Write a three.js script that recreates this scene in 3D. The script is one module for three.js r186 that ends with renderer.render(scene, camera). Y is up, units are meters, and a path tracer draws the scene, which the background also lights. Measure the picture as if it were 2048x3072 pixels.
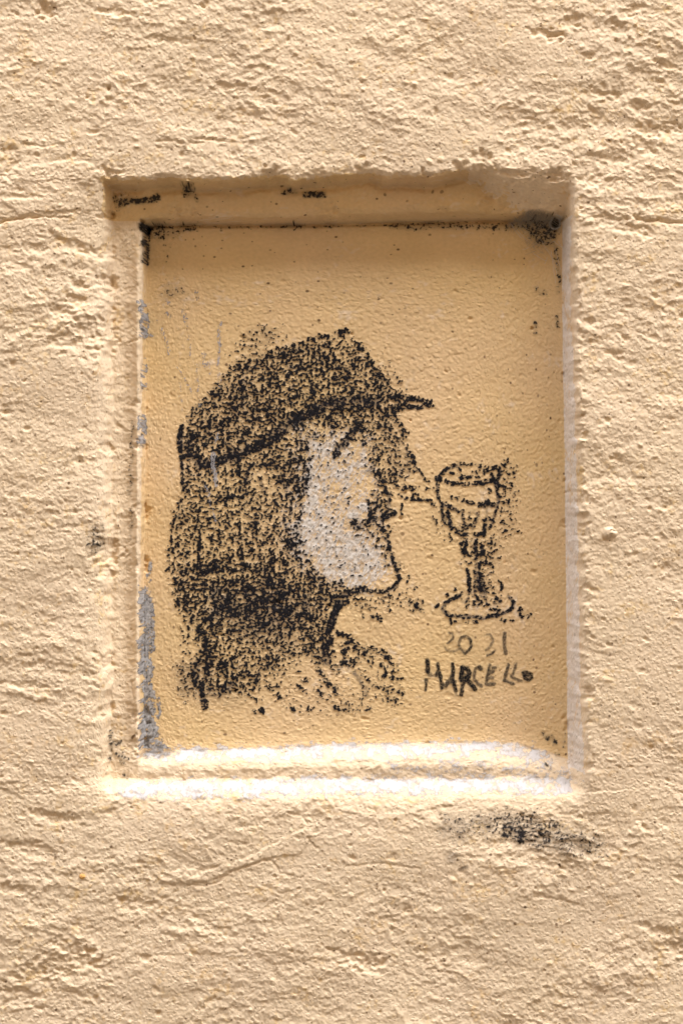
import * as THREE from 'three';
import { mergeGeometries } from 'three/addons/utils/BufferGeometryUtils.js';
import { RoundedBoxGeometry } from 'three/addons/geometries/RoundedBoxGeometry.js';

// ---------------------------------------------------------------- camera, sky, sun, exposure
const S = 0.0003;                 // metres on the wall plane per pixel of the 2048 x 3072 photograph
const EYE = 1.5;                  // height of the picture's centre above the paving
const FOV = 36;
const DIST = (1536 * S) / Math.tan(THREE.MathUtils.degToRad(FOV / 2));
const scene = new THREE.Scene();
const camera = new THREE.PerspectiveCamera(FOV, 682 / 1024, 0.05, 600);
camera.position.set(0, EYE, DIST);
camera.lookAt(0, EYE, 0);

const SUN = new THREE.Vector3(0.36, 0.84, 0.385).normalize();
{
  const w = 256, h = 128, d = new Float32Array(w * h * 4), v = new THREE.Vector3();
  for (let j = 0; j < h; j++) for (let i = 0; i < w; i++) {
    const el = ((j + 0.5) / h - 0.5) * Math.PI, az = ((i + 0.5) / w - 0.5) * 2 * Math.PI;
    v.set(Math.cos(el) * Math.cos(az), Math.sin(el), Math.cos(el) * Math.sin(az));
    const s = Math.max(0, v.y), glow = Math.pow(Math.max(0, v.dot(SUN)), 3);
    const L = v.y < -0.02 ? 0.2 : 0.55 + 0.75 * s + 0.5 * glow;      // bright veil of cloud, brighter overhead and round the sun
    const k = (j * w + i) * 4;
    d[k] = L * 0.95; d[k + 1] = L * 0.98; d[k + 2] = L * 1.10; d[k + 3] = 1;
  }
  const sky = new THREE.DataTexture(d, w, h, THREE.RGBAFormat, THREE.FloatType);
  sky.mapping = THREE.EquirectangularReflectionMapping;
  sky.magFilter = sky.minFilter = THREE.LinearFilter; sky.needsUpdate = true;
  scene.background = sky; scene.environment = sky;
  scene.environmentIntensity = 1; scene.backgroundIntensity = 1;
}
const sun = new THREE.DirectionalLight(new THREE.Color(1.0, 0.97, 0.93), 1.5);
sun.position.copy(SUN).multiplyScalar(20).add(new THREE.Vector3(0, EYE, 0));
sun.target.position.set(0, EYE, 0);
sun.castShadow = true; sun.shadow.radius = 72; sun.shadow.mapSize.set(4096, 4096);
Object.assign(sun.shadow.camera, { left: -6, right: 6, top: 6, bottom: -6, near: 1, far: 45 });
scene.add(sun, sun.target);

const renderer = new THREE.WebGLRenderer({ antialias: true });
renderer.setSize(682, 1024);
renderer.shadowMap.enabled = true;
renderer.shadowMap.type = THREE.PCFSoftShadowMap;
renderer.toneMapping = THREE.LinearToneMapping;
renderer.toneMappingExposure = 3.35;

// ---------------------------------------------------------------- small maths
let seedState = 20211;
const rnd = () => { seedState |= 0; seedState = seedState + 0x6D2B79F5 | 0; let t = Math.imul(seedState ^ seedState >>> 15, 1 | seedState); t = t + Math.imul(t ^ t >>> 7, 61 | t) ^ t; return ((t ^ t >>> 14) >>> 0) / 4294967296; };
const PERM = new Uint8Array(1024), GX = new Float32Array(256), GY = new Float32Array(256);
{
  const p = Array.from({ length: 256 }, (_, i) => i);
  for (let i = 255; i > 0; i--) { const j = Math.floor(rnd() * (i + 1)); [p[i], p[j]] = [p[j], p[i]]; }
  for (let i = 0; i < 1024; i++) PERM[i] = p[i & 255];
  for (let i = 0; i < 256; i++) { const a = rnd() * 2 * Math.PI; GX[i] = Math.cos(a) * 1.5; GY[i] = Math.sin(a) * 1.5; }
}
// gradient noise, about -1..1; with a period it tiles
function noise(x, y, seed = 0, period = 0) {
  let xi = Math.floor(x), yi = Math.floor(y);
  const fx = x - xi, fy = y - yi, u = fx * fx * fx * (fx * (fx * 6 - 15) + 10), v = fy * fy * fy * (fy * (fy * 6 - 15) + 10);
  let x1 = xi + 1, y1 = yi + 1;
  if (period) { xi = ((xi % period) + period) % period; x1 = ((x1 % period) + period) % period; yi = ((yi % period) + period) % period; y1 = ((y1 % period) + period) % period; }
  const a = PERM[(xi + seed * 37) & 255], b = PERM[(x1 + seed * 37) & 255];
  const h00 = PERM[a + (yi & 255)], h10 = PERM[b + (yi & 255)], h01 = PERM[a + (y1 & 255)], h11 = PERM[b + (y1 & 255)];
  const n00 = GX[h00] * fx + GY[h00] * fy, n10 = GX[h10] * (fx - 1) + GY[h10] * fy;
  const n01 = GX[h01] * fx + GY[h01] * (fy - 1), n11 = GX[h11] * (fx - 1) + GY[h11] * (fy - 1);
  return n00 + u * (n10 - n00) + v * (n01 + u * (n11 - n01) - n00 - u * (n10 - n00));
}
const clamp = (x, a = 0, b = 1) => x < a ? a : x > b ? b : x;
const sstep = (a, b, x) => { const t = clamp((x - a) / (b - a)); return t * t * (3 - 2 * t); };
const lerp = (a, b, t) => a + (b - a) * t;
const curve = pts => x => {                                         // piecewise-linear through [x, y] pairs
  if (x <= pts[0][0]) return pts[0][1];
  for (let i = 1; i < pts.length; i++) if (x <= pts[i][0]) return lerp(pts[i - 1][1], pts[i][1], (x - pts[i - 1][0]) / (pts[i][0] - pts[i - 1][0]));
  return pts[pts.length - 1][1];
};

// photograph pixel -> pixel of the wall plane, for a point that lies `depth` metres behind it
const DEPTH_FRAME = 0.023, DEPTH_PANEL = 0.044;
const recede = (p, depth) => { const k = (DIST + depth) / DIST; return [1024 + (p[0] - 1024) * k, 1536 + (p[1] - 1536) * k]; };
const onPanel = p => recede(p, DEPTH_PANEL);

// ---------------------------------------------------------------- relief of the wall, in millimetres, over wall pixels (x right, y down)
const topLip = curve([[250, 540], [313, 534], [366, 541], [490, 534], [588, 540], [653, 541], [738, 537], [784, 530], [849, 527], [869, 538], [947, 534], [1024, 524], [1109, 517], [1161, 529], [1194, 522], [1240, 529], [1311, 526], [1377, 511], [1409, 505], [1442, 498], [1500, 516], [1612, 524], [1723, 526], [1800, 530]]);
const innerTop = curve([[400, 649], [431, 644], [555, 628], [653, 632], [784, 637], [914, 631], [1024, 620], [1090, 626], [1155, 620], [1240, 614], [1305, 623], [1390, 612], [1449, 618], [1520, 626], [1620, 624], [1730, 626]]);
const innerFoot = curve([[400, 651], [700, 649], [1024, 646], [1300, 640], [1700, 630]]);
const sillFoot = curve([[400, 2276], [560, 2270], [800, 2260], [1024, 2252], [1400, 2244], [1560, 2248], [1650, 2270], [1720, 2298]]);
const sillLip = curve([[400, 2305], [700, 2303], [1024, 2297], [1400, 2293], [1600, 2305], [1720, 2339]]);
const baseFoot = curve([[300, 2352], [420, 2348], [700, 2342], [1024, 2334], [1400, 2326], [1600, 2330], [1760, 2345]]);
const leftInner = curve([[600, 418], [1000, 413], [1400, 410], [1800, 405], [2300, 405]]);
const rightFoot = curve([[600, 1703], [1000, 1705], [1400, 1712], [1800, 1716], [2300, 1721]]);
const rightLip = curve([[600, 1715], [800, 1714], [1000, 1718], [1200, 1725], [1400, 1731], [1800, 1737], [2100, 1742], [2300, 1752]]);

const tooth = (x, y) => {                                           // grain of the smooth panel, as coarse as the mesh can carry
  const wx = x + 4 * noise(x / 17, y / 17, 3), wy = y + 4 * noise(x / 17 + 9, y / 17, 4);
  return 0.34 * noise(wx / 22, wy / 18, 5) + 0.72 * noise(wx / 10.5, wy / 9, 1);
};
const grain = (x, y) => 0.74 * tooth(x, y) + 0.48 * noise(x / 7.6, y / 6.6, 2) + 0.26 * noise(x / 4.2, y / 3.8, 6);   // with the finest sand: pigment catches on its high points
const GRAIN_TABLE = (() => { const a = new Float32Array(30000); for (let i = 0; i < a.length; i++) a[i] = grain(i % 173 * 11.37 + 400, Math.floor(i / 173) * 9.71 + 700); return a.sort(); })();
const grainFor = cover => GRAIN_TABLE[Math.floor(clamp(1 - cover, 0, 0.99999) * GRAIN_TABLE.length)];

// dents, bumps and gouges seen in the photograph: [x, y, rx, ry, millimetres, turn]
const DENTS = [
  [140, 33, 26, 22, -5, 0], [327, 265, 5, 6, -5, 0], [545, 464, 9, 8, -2.2, 0], [222, 466, 8, 8, -2, 0], [1605 + 8, 968, 5, 5, -4, 0],
  [232, 850, 34, 15, -3.2, 0.35], [225, 900, 26, 16, -3.4, 0.2], [175, 930, 34, 14, -2.6, 0.2], [245, 945, 30, 24, 2.2, 0], [265, 985, 60, 26, -2.8, 0.7], [215, 1030, 70, 30, -2.2, 0.3], [330, 1005, 22, 40, -2.0, 0.6],
  [1635, 100, 44, 13, -3.0, 0.15], [1715, 62, 34, 24, -3.0, 0.4], [1660, 108, 26, 14, -2.6, 0], [1760, 170, 30, 12, -2.2, 0], [1850, 85, 34, 14, -2.4, 0.3], [1900, 30, 30, 16, -2.6, -0.4], [1800, 275, 44, 16, -2.6, 0.1], [1910, 320, 34, 14, -2.6, 0.2], [1960, 390, 60, 18, -3.0, 0.1], [1930, 440, 40, 18, -2.8, 0.4], [1990, 190, 44, 14, -2.0, 0.4], [1780, 345, 34, 22, -2.2, 0.4], [2020, 380, 50, 14, -2.4, 0.1], [1840, 480, 70, 16, -1.8, 0.1], [1790, 545, 60, 22, -2.0, 0.1], [1850, 670, 60, 24, -2.6, 0.25], [1920, 690, 40, 16, -2.2, 0.4],
  [1500, 575, 42, 70, -3.2, -0.5], [1440, 480, 34, 24, -3.0, 0.6], [1640, 590, 90, 26, -1.2, 0],
  [1821, 1598, 15, 12, 4.2, 0.3], [1838, 1602, 10, 8, 3.2, 0], [1964, 1696, 5, 5, 2.0, 0], [1769, 1833, 6, 5, 2.2, 0], [1915, 2500, 24, 22, 2.6, 0], [1970, 1640, 6, 5, 1.6, 0], [1243, 253, 8, 6, 2.6, 0], [1575, 390, 10, 7, 2.2, 0],
  [1850, 1070, 34, 10, -1.8, 0.5], [1895, 1090, 12, 9, -1.8, 0], [1950, 1010, 50, 8, -1.4, 0.4], [1725, 1115, 14, 16, -4.5, 0], [1732, 1295, 15, 22, -4.5, 0], [1733, 1440, 16, 34, -5, 0], [1730, 930, 14, 24, -3, 0], [1740, 1000, 14, 16, -3, 0], [1741, 1620, 16, 22, -3, 0], [1740, 2010, 18, 34, -4, 0], [1735, 2190, 22, 26, -4.5, 0.4],
  [1085, 2876, 70, 20, -3.0, 0.15], [1110, 2905, 34, 18, -2.4, 0], [2030, 2845, 40, 24, -3.4, 0.4], [1960, 2790, 50, 14, -1.8, 0.3], [175, 2900, 120, 34, -3.0, -0.2], [240, 2860, 80, 20, -2.6, 0.5], [60, 2990, 60, 30, -2.2, 0.2], [40, 2665, 40, 14, -2.8, 0.2], [150, 2450, 90, 14, -2.4, 0.15], [60, 2535, 60, 12, -2.0, 0], [400, 2715, 60, 18, -2.0, 0.2], [120, 2560, 60, 16, -1.6, 0],
  [345, 1280, 14, 14, -2.2, 0], [60, 2055, 90, 9, -1.8, 0.08], [25, 660, 70, 7, -2.2, -0.2], [165, 640, 90, 8, -1.6, -0.1], [30, 480, 24, 40, -2.6, 0], [200, 730, 70, 16, -2.2, 0.3], [110, 745, 40, 12, -2.2, 0.2], [285, 758, 46, 14, -2.2, 0.3], [60, 590, 60, 7, -1.4, 0.05], [640, 420, 60, 5, -1.6, 0.1], [350, 37, 60, 12, -2.2, 0.1], [440, 0, 24, 12, -2.4, 0.1], [500, 120, 90, 10, -1.6, 0.05], [670, 260, 70, 10, -1.4, 0.05], [90, 2085, 60, 10, 1.4, 0.3],
  [1480, 575, 20, 16, -1.8, 0], [1560, 520, 16, 10, -2.0, 0],
];
// narrow cracks and edges of trowel marks: points, half width, millimetres
const CRACKS = [
  [[[1900, 646], [1912, 655], [1938, 664], [1975, 660], [2015, 668], [2120, 664]], 6, -5],
  [[[1840, 690], [1890, 690], [1940, 705]], 5, -1.6],
  [[[376, 1020], [392, 1012], [408, 1012], [420, 1005]], 4, -2.4], [[[384, 1640], [400, 1630]], 3, -1.6], [[[389, 2098], [383, 2060], [395, 2045], [408, 2040]], 3, -1.8],
  [[[797, 2582], [815, 2586], [832, 2602], [838, 2620], [880, 2628]], 4, -1.8], [[[560, 2655], [610, 2660], [650, 2650], [700, 2612], [797, 2582]], 4, -1.6],
  [[[860, 2440], [905, 2452], [921, 2470], [921, 2490]], 4, -1.8], [[[920, 2515], [940, 2540], [955, 2545]], 5, -2],
  [[[1400, 2400], [1360, 2420], [1290, 2430]], 5, -1.4], [[[1040, 2600], [1150, 2590], [1260, 2608]], 4, -1.2],
  [[[1600, 2690], [1680, 2700], [1745, 2720]], 5, -1.4], [[[0, 668], [40, 655], [120, 650], [200, 652]], 4, -2.0], [[[70, 430], [130, 440], [180, 430]], 4, -1.4],
  [[[1130, 820], [1150, 835]], 3, -1], [[[470, 424], [520, 420], [545, 432], [610, 428]], 4, -2.2], [[[1440, 455], [1465, 470], [1500, 520]], 9, -2.2],
];
const SMEARS = [                                                    // smooth trowelled flats that stand proud: polygon, millimetres
  [[[560, 2640], [640, 2606], [745, 2575], [810, 2535], [921, 2482], [940, 2500], [900, 2560], [800, 2575], [700, 2610], [610, 2650]], 1.5],
  [[[510, 2640], [530, 2612], [590, 2606], [600, 2640], [560, 2654]], 1.3], [[[470, 400], [540, 380], [610, 392], [600, 420], [520, 424]], 1.2],
  [[[1600, 2400], [1760, 2380], [2000, 2360], [2060, 2420], [1800, 2440], [1640, 2430]], 0.6], [[[110, 2390], [330, 2350], [420, 2400], [300, 2440], [120, 2440]], 0.8],
  [[[1450, 470], [1640, 445], [1730, 470], [1700, 505], [1500, 505]], 0.9], [[[40, 510], [200, 480], [310, 500], [300, 535], [80, 545]], 1.2], [[[10, 600], [180, 575], [290, 590], [270, 640], [60, 650]], 1.1],
];
const segDist = (x, y, a, b) => { const dx = b[0] - a[0], dy = b[1] - a[1], t = clamp(((x - a[0]) * dx + (y - a[1]) * dy) / (dx * dx + dy * dy + 1e-9)); return Math.hypot(x - a[0] - t * dx, y - a[1] - t * dy); };
const lineDist = (x, y, pts) => { let d = 1e9; for (let i = 1; i < pts.length; i++) d = Math.min(d, segDist(x, y, pts[i - 1], pts[i])); return d; };
const polyDist = (x, y, pts) => {                                   // positive inside
  let d = 1e9, inside = false;
  for (let i = 0, j = pts.length - 1; i < pts.length; j = i++) {
    const a = pts[i], b = pts[j];
    d = Math.min(d, segDist(x, y, a, b));
    if ((a[1] > y) !== (b[1] > y) && x < (b[0] - a[0]) * (y - a[1]) / (b[1] - a[1]) + a[0]) inside = !inside;
  }
  return inside ? d : -d;
};
const box = (pts, m) => { const xs = pts.map(p => p[0]), ys = pts.map(p => p[1]); return [Math.min(...xs) - m, Math.min(...ys) - m, Math.max(...xs) + m, Math.max(...ys) + m]; };
// bins so that each point looks at the few marks near it
const BIN = 128, bins = new Map();
const put = (b, item) => { for (let j = Math.floor(b[1] / BIN); j <= Math.floor(b[3] / BIN); j++) for (let i = Math.floor(b[0] / BIN); i <= Math.floor(b[2] / BIN); i++) { const k = i * 4096 + j; if (!bins.has(k)) bins.set(k, []); bins.get(k).push(item); } };
for (const d of DENTS) { const r = Math.max(d[2], d[3]) * 2.2; put([d[0] - r, d[1] - r, d[0] + r, d[1] + r], { k: 0, d }); }
for (const c of CRACKS) put(box(c[0], c[1] * 3 + 14), { k: 1, d: c });
for (const c of SMEARS) put(box(c[0], 50), { k: 2, d: c });
// many more small pits and grains of sand that nobody placed by hand
for (let i = 0; i < 1500; i++) {
  const x = -300 + rnd() * 2650, y = -200 + rnd() * 3480, up = rnd() < 0.45, r = up ? 3 + rnd() * 4 : 3 + rnd() * rnd() * 11;
  const inPanel = x > 330 && x < 1740 && y > 540 && y < 2370;
  if (inPanel && (up || rnd() < 0.8)) continue;
  put([x - 30, y - 30, x + 30, y + 30], { k: 0, d: [x, y, r * (1 + rnd()), r, up ? 0.4 + rnd() * 0.9 : -0.6 - rnd() * 1.5, rnd() - 0.3] });
}
// chips knocked out of the arrises
for (let i = 0; i < 60; i++) {
  const t = rnd(), e = rnd(), r0 = 13 + rnd() * rnd() * 14;
  const [x, y] = e < 0.28 ? [330 + t * 1350, 0] : e < 0.5 ? [306 + rnd() * 12, 560 + t * 1800] : e < 0.78 ? [0, 560 + t * 1780] : e < 0.9 ? [404 + rnd() * 10, 680 + t * 1580] : [420 + t * 1280, 1];
  const px = e >= 0.5 && e < 0.78 ? rightLip(y) + 3 + rnd() * 12 : x, py = y === 0 ? topLip(px) - 2 - rnd() * 8 : y === 1 ? innerTop(px) - rnd() * 8 : y;
  put([px - 50, py - 50, px + 50, py + 50], { k: 0, d: [px, py, r0 * (0.8 + rnd() * 0.8), r0 * (0.8 + rnd() * 0.8), -1.2 - rnd() * 3.6, rnd() * 3] });
}
// the two big corner holes at the top of the panel
const HOLES = [[onPanel([440, 690]), 14], [onPanel([1662, 672]), 14]];
for (const [p, r] of HOLES) put([p[0] - 40, p[1] - 40, p[0] + 40, p[1] + 40], { k: 0, d: [p[0], p[1], r, r * 1.05, -15, 0] });

const roughAt = (x, y) => {
  let r = 0.84 + 0.95 * noise(x / 300, y / 190, 11);
  r += 0.55 * Math.exp(-(((x - 1880) / 260) ** 2) - ((y - 300) / 330) ** 2) + 0.6 * Math.exp(-(((x - 220) / 130) ** 2) - ((y - 930) / 150) ** 2) + 0.35 * Math.exp(-(((x - 300) / 360) ** 2) - ((y - 2850) / 220) ** 2);
  r -= 0.35 * Math.exp(-(((x - 1900) / 220) ** 2) - ((y - 1900) / 420) ** 2) + 0.3 * Math.exp(-(((x - 250) / 300) ** 2) - ((y - 2420) / 60) ** 2);
  return clamp(r, 0.28, 1.7);
};
const coarse = (x, y) => {                                          // rough render of the open wall
  const tilt = 0.07;
  const c = Math.cos(tilt), s = Math.sin(tilt), u = x * c + y * s, v = -x * s + y * c;
  const wu = u + 14 * noise(u / 70, v / 55, 13), wv = v + 9 * noise(u / 60, v / 50, 14) + 30 * noise(u / 420, v / 380, 12);
  const a = noise(wu / 150, wv / 70, 15), b = noise(wu / 58, wv / 38, 16), d = noise(wu / 31, wv / 22, 17), f = noise(wu / 18, wv / 14, 18);
  return 1.1 * a + 0.75 * b * (0.8 + 0.5 * a) + 0.66 * d * (0.9 + 0.5 * b) + 0.52 * f * (0.9 + 0.6 * d);
};
const edge = (d, steep, round) => 0.09 * sstep(-round, 3, d) + 0.91 * sstep(0, steep, d);   // d > 0 inside the recess; the lip is rounded over
function relief(x, y) {
  const jag = noise(x / 70, y / 70, 21) * 7 + noise(x / 24, y / 24, 22) * 4.4;
  // steps of the niche
  const tl = topLip(x) + jag * 0.9, it = innerTop(x) + jag * 0.55;
  const fadeR = sstep(1380, 1560, x);                              // the outer step runs out towards the upper right corner
  const fTop = edge(y - tl, lerp(14, 105, fadeR), 15);
  const fBot = edge(2386 + jag * 1.1 - y, 40, 16);
  const fLeft = edge(x - 303 - jag * 0.9, 26, 16);
  const rl = rightLip(y) + 7 + jag * 0.7 + Math.max(0, 12 * noise(4, y / 40, 29)), rf = rightFoot(y) + jag * 0.15;
  const fRight = edge(rl - x, rl - rf, 12);
  const frame = fTop * fBot * fLeft * fRight;
  const pTop = edge(y - it, Math.max(9, innerFoot(x) - it), 15), pBot = edge(sillLip(x) + 4 + jag * 0.9 - y, Math.max(18, sillLip(x) + 4 - sillFoot(x)), 14);
  const li = leftInner(y) + jag * 0.25, pLeft = edge(x - li, 9, 8), pRight = edge(rl - x, rl - rf, 4);
  const panel = pTop * pBot * pLeft * pRight;
  let h = -1000 * (DEPTH_FRAME * frame + (DEPTH_PANEL - DEPTH_FRAME) * panel);
  // the wall itself dips towards the left strip and below the sill
  if (x < 350 && y > 480 && y < 2460) h -= 9 * (1 - fLeft) * Math.exp(-Math.max(0, 307 - x) / 62) * sstep(500, 680, y) * (1 - sstep(2300, 2450, y));
  if (y > 2330 && x > 280 && x < 1800) h -= 8 * (1 - fBot) * Math.exp(-Math.max(0, y - 2380) / 55) * sstep(280, 420, x) * (1 - sstep(1660, 1800, x));
  // fillets: mortar drawn softly into the right and lower corners of the panel
  if (panel > 0.02) h += panel * (3.4 * Math.exp(-Math.max(0, rf - x) / 30) + 2.2 * Math.exp(-Math.max(0, sillFoot(x) - y) / 22) + 0.8 * Math.exp(-Math.max(0, x - li - 11) / 14));
  // open joints under both upper lips
  h -= 5.5 * pLeft * pRight * Math.exp(-(((y - innerFoot(x) + 1) / 7) ** 2)) * (0.75 + 0.5 * noise(x / 60, 3, 27)) + 3.2 * fLeft * (1 - fadeR) * Math.exp(-(((y - tl - 20) / 9) ** 2)) * clamp(0.7 + 0.9 * noise(x / 80, 5, 28));
  // bead that runs along the inner edge of the left strip, and a shallow channel beside it
  if (x > 320 && x < 440 && y > 600 && y < 2300) {
    const on = sstep(690, 800, y) * (1 - sstep(2240, 2290, y)) * (1 - panel) * frame, wob = 5 * noise(3, y / 120, 23) + 2 * noise(7, y / 30, 23);
    h += on * (4.0 * Math.exp(-(((x - 404 - wob * 0.4) / 10) ** 2)) * (0.7 + 0.4 * noise(1, y / 160, 24)) - 3.0 * Math.exp(-(((x - 366 - wob) / 25) ** 2)));
  }
  // how rough it is here
  const inner = clamp(panel * 1.05), mid = clamp(frame - inner);
  const open = 1 - clamp(frame);
  const R = roughAt(x, y);
  const amp = open * R * 0.82 + mid * 0.72 + inner * 0.10;
  let c0 = coarse(x, y);
  c0 = coarse(x, y - 2.6 * c0 * Math.min(1.2, amp));               // sag: lumps hang over on their lower side
  h += amp * c0 + open * 2.0 * noise(x / 420, y / 270, 31) + inner * 0.7 * noise(x / 260, y / 220, 32);
  const g = tooth(x, y);
  h += g * (0.42 * inner + 0.50 * mid + 0.52 * open * (0.65 + 0.35 * R));
  if (open > 0.01) { const e = noise(x / 11 + 3 * g, y / 9, 34); h += open * 0.13 * R * e + open * 0.24 * R * Math.min(0, noise(x / 19, y / 15, 35) + 0.22) * 2.2; }
  // placed marks
  const near = bins.get(Math.floor(x / BIN) * 4096 + Math.floor(y / BIN));
  if (near) for (const { k, d } of near) {
    if (k === 0) {
      const big = d[2] > 12, c = Math.cos(d[5]), s = Math.sin(d[5]), dx = x - d[0] + (big ? d[2] * 0.55 * noise(x / 24, y / 20, 47) : 0), dy = y - d[1] + (big ? d[3] * 0.75 * noise(x / 24, y / 20, 48) : 0), wob = big ? 1 + 0.6 * noise(x / 17, y / 13, 41) : 1;
      const q = (((dx * c + dy * s) / d[2]) ** 2 + ((-dx * s + dy * c) / d[3]) ** 2) * wob;
      if (q < 4.4) h += (d[4] < -10 ? 1 : 0.75) * d[4] * Math.exp(-q * q * 0.9) * (d[4] < 0 && d[2] > 12 ? 1 + 0.4 * noise(x / 14, y / 10, 42) : 1);
    } else if (k === 1) {
      const e = lineDist(x + 3 * noise(x / 15, y / 15, 43), y + 3 * noise(x / 15, y / 15, 44), d[0]) / d[1];
      if (e < 3) h += 0.48 * d[2] * Math.exp(-e * e * 1.4);
    } else {
      const e = polyDist(x + 6 * noise(x / 30, y / 30, 45), y + 6 * noise(x / 30, y / 30, 46), d[0]);
      if (e > -8) { const m = sstep(-3, 4, e); h += 0.6 * d[1] * m - m * 0.5 * amp * c0; }
    }
  }
  return h;
}
// (lips are rounded over before the face drops)
const partAt = (x, y) => {                                          // which piece of the wall a point belongs to
  const jag = 7 * noise(x / 26, y / 26, 25) + 4 * noise(x / 11, y / 11, 26), rl = rightLip(y) + 2;
  if (x - jag < 306 || x > rl || y - jag < topLip(x) - 4 || y + jag > 2386) return 0;
  if (y < 640 && x > 1380 && x - 1380 > (y - 500) * 1.6 + jag * 6) return 0;
  const panel = x > leftInner(y) + 3 && x < rightFoot(y) && y > innerFoot(x) - 2 && y < sillFoot(x);
  if (panel) return 1;
  if (y < innerFoot(x) - 2) return 2;
  if (y > sillFoot(x) + (x > rightFoot(y) - 4 ? 30 + jag * 2.5 : 0)) return 3;
  return x < 900 ? 4 : 5;
};

// ---------------------------------------------------------------- grid over the wall: fine where the photograph looks, coarser outside it
const PITCH = 3;
function axis(lo, hi, far0, far1, near) {
  const a = []; for (let v = lo; v <= hi + 0.1; v += near.some(([p, q]) => v >= p && v < q) ? PITCH / 2 : PITCH) a.push(v);
  let s = PITCH, v = a[a.length - 1];
  while (v < far1) { s = Math.min(v < hi + 700 ? 26 : 420, s * 1.14); v = Math.min(far1, v + s); a.push(v); }
  s = PITCH; v = a[0];
  while (v > far0) { s = Math.min(v > lo - 700 ? 26 : 420, s * 1.14); v = Math.max(far0, v - s); a.unshift(v); }
  return a;
}
const AX = axis(-36, 2088, 1024 - 4 / S, 1024 + 4 / S, [[300, 324], [402, 426], [1698, 1746]]), AY = axis(-36, 3108, 1536 - (6 - EYE) / S, 1536 + EYE / S, [[516, 552], [618, 660], [2256, 2304], [2346, 2385]]);
const NX = AX.length, NY = AY.length;
const H = new Float32Array(NX * NY), POS = new Float32Array(NX * NY * 3), NRM = new Float32Array(NX * NY * 3);
for (let j = 0; j < NY; j++) for (let i = 0; i < NX; i++) H[j * NX + i] = relief(AX[i], AY[j]) * 0.001;
for (let j = 0; j < NY; j++) for (let i = 0; i < NX; i++) {
  const k = j * NX + i, i0 = Math.max(0, i - 1), i1 = Math.min(NX - 1, i + 1), j0 = Math.max(0, j - 1), j1 = Math.min(NY - 1, j + 1);
  const gx = (H[j * NX + i1] - H[j * NX + i0]) / ((AX[i1] - AX[i0]) * S), gy = (H[j1 * NX + i] - H[j0 * NX + i]) / ((AY[j1] - AY[j0]) * S);
  const steep = sstep(1.2, 3.5, Math.hypot(gx, gy)), z = H[k] / S;  // steep faces get their unevenness sideways
  const fx = steep * Math.min(1, Math.abs(gx) / 3), fy = steep * Math.min(1, Math.abs(gy) / 3);
  const bx = fx ? 2.0 * noise(z / 26, AY[j] / 30, 36) + 0.8 * noise(z / 11, AY[j] / 12, 37) : 0, by = fy ? 2.0 * noise(AX[i] / 30, z / 26, 38) + 0.8 * noise(AX[i] / 12, z / 11, 39) : 0;
  POS[k * 3] = (AX[i] + fx * bx - 1024) * S; POS[k * 3 + 1] = EYE + (1536 - AY[j] - fy * by) * S; POS[k * 3 + 2] = H[k];
}
for (let j = 0; j < NY; j++) for (let i = 0; i < NX; i++) {
  const a = (j * NX + Math.max(0, i - 1)) * 3, b = (j * NX + Math.min(NX - 1, i + 1)) * 3, c = (Math.min(NY - 1, j + 1) * NX + i) * 3, d = (Math.max(0, j - 1) * NX + i) * 3, k = (j * NX + i) * 3;
  const ux = POS[b] - POS[a], uy = POS[b + 1] - POS[a + 1], uz = POS[b + 2] - POS[a + 2], vx = POS[d] - POS[c], vy = POS[d + 1] - POS[c + 1], vz = POS[d + 2] - POS[c + 2];
  const nx = uy * vz - uz * vy, ny = uz * vx - ux * vz, nz = ux * vy - uy * vx, l = 1 / (Math.hypot(nx, ny, nz) || 1);
  NRM[k] = nx * l; NRM[k + 1] = ny * l; NRM[k + 2] = nz * l;
}
// a mesh of the chosen cells; lift moves it off the surface, uv maps wall pixels
function sheet(pick, uv, lift = 0, range = [0, 0, NX - 2, NY - 2]) {
  const id = new Int32Array(NX * NY).fill(-1), pos = [], nor = [], tex = [], idx = [];
  const vert = (i, j) => {
    const k = j * NX + i;
    if (id[k] < 0) {
      id[k] = pos.length / 3;
      pos.push(POS[k * 3] + NRM[k * 3] * lift, POS[k * 3 + 1] + NRM[k * 3 + 1] * lift, POS[k * 3 + 2] + NRM[k * 3 + 2] * lift);
      nor.push(NRM[k * 3], NRM[k * 3 + 1], NRM[k * 3 + 2]);
      tex.push(...uv(AX[i], AY[j], H[k] / S));
    }
    return id[k];
  };
  for (let j = range[1]; j <= range[3]; j++) for (let i = range[0]; i <= range[2]; i++) {
    if (!pick((AX[i] + AX[i + 1]) / 2, (AY[j] + AY[j + 1]) / 2, i, j)) continue;
    const a = vert(i, j), b = vert(i + 1, j), c = vert(i, j + 1), d = vert(i + 1, j + 1);
    idx.push(a, c, b, b, c, d);
  }
  const g = new THREE.BufferGeometry();
  g.setAttribute('position', new THREE.Float32BufferAttribute(pos, 3));
  g.setAttribute('normal', new THREE.Float32BufferAttribute(nor, 3));
  g.setAttribute('uv', new THREE.Float32BufferAttribute(tex, 2));
  g.setIndex(pos.length / 3 > 65535 ? new THREE.Uint32BufferAttribute(idx, 1) : new THREE.Uint16BufferAttribute(idx, 1));
  return g;
}
const rangeOf = (x0, y0, x1, y1) => {
  const lo = (a, v) => { let i = 0; while (i < a.length - 2 && a[i + 1] < v) i++; return i; };
  return [lo(AX, x0), lo(AY, y0), lo(AX, x1), lo(AY, y1)];
};

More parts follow.
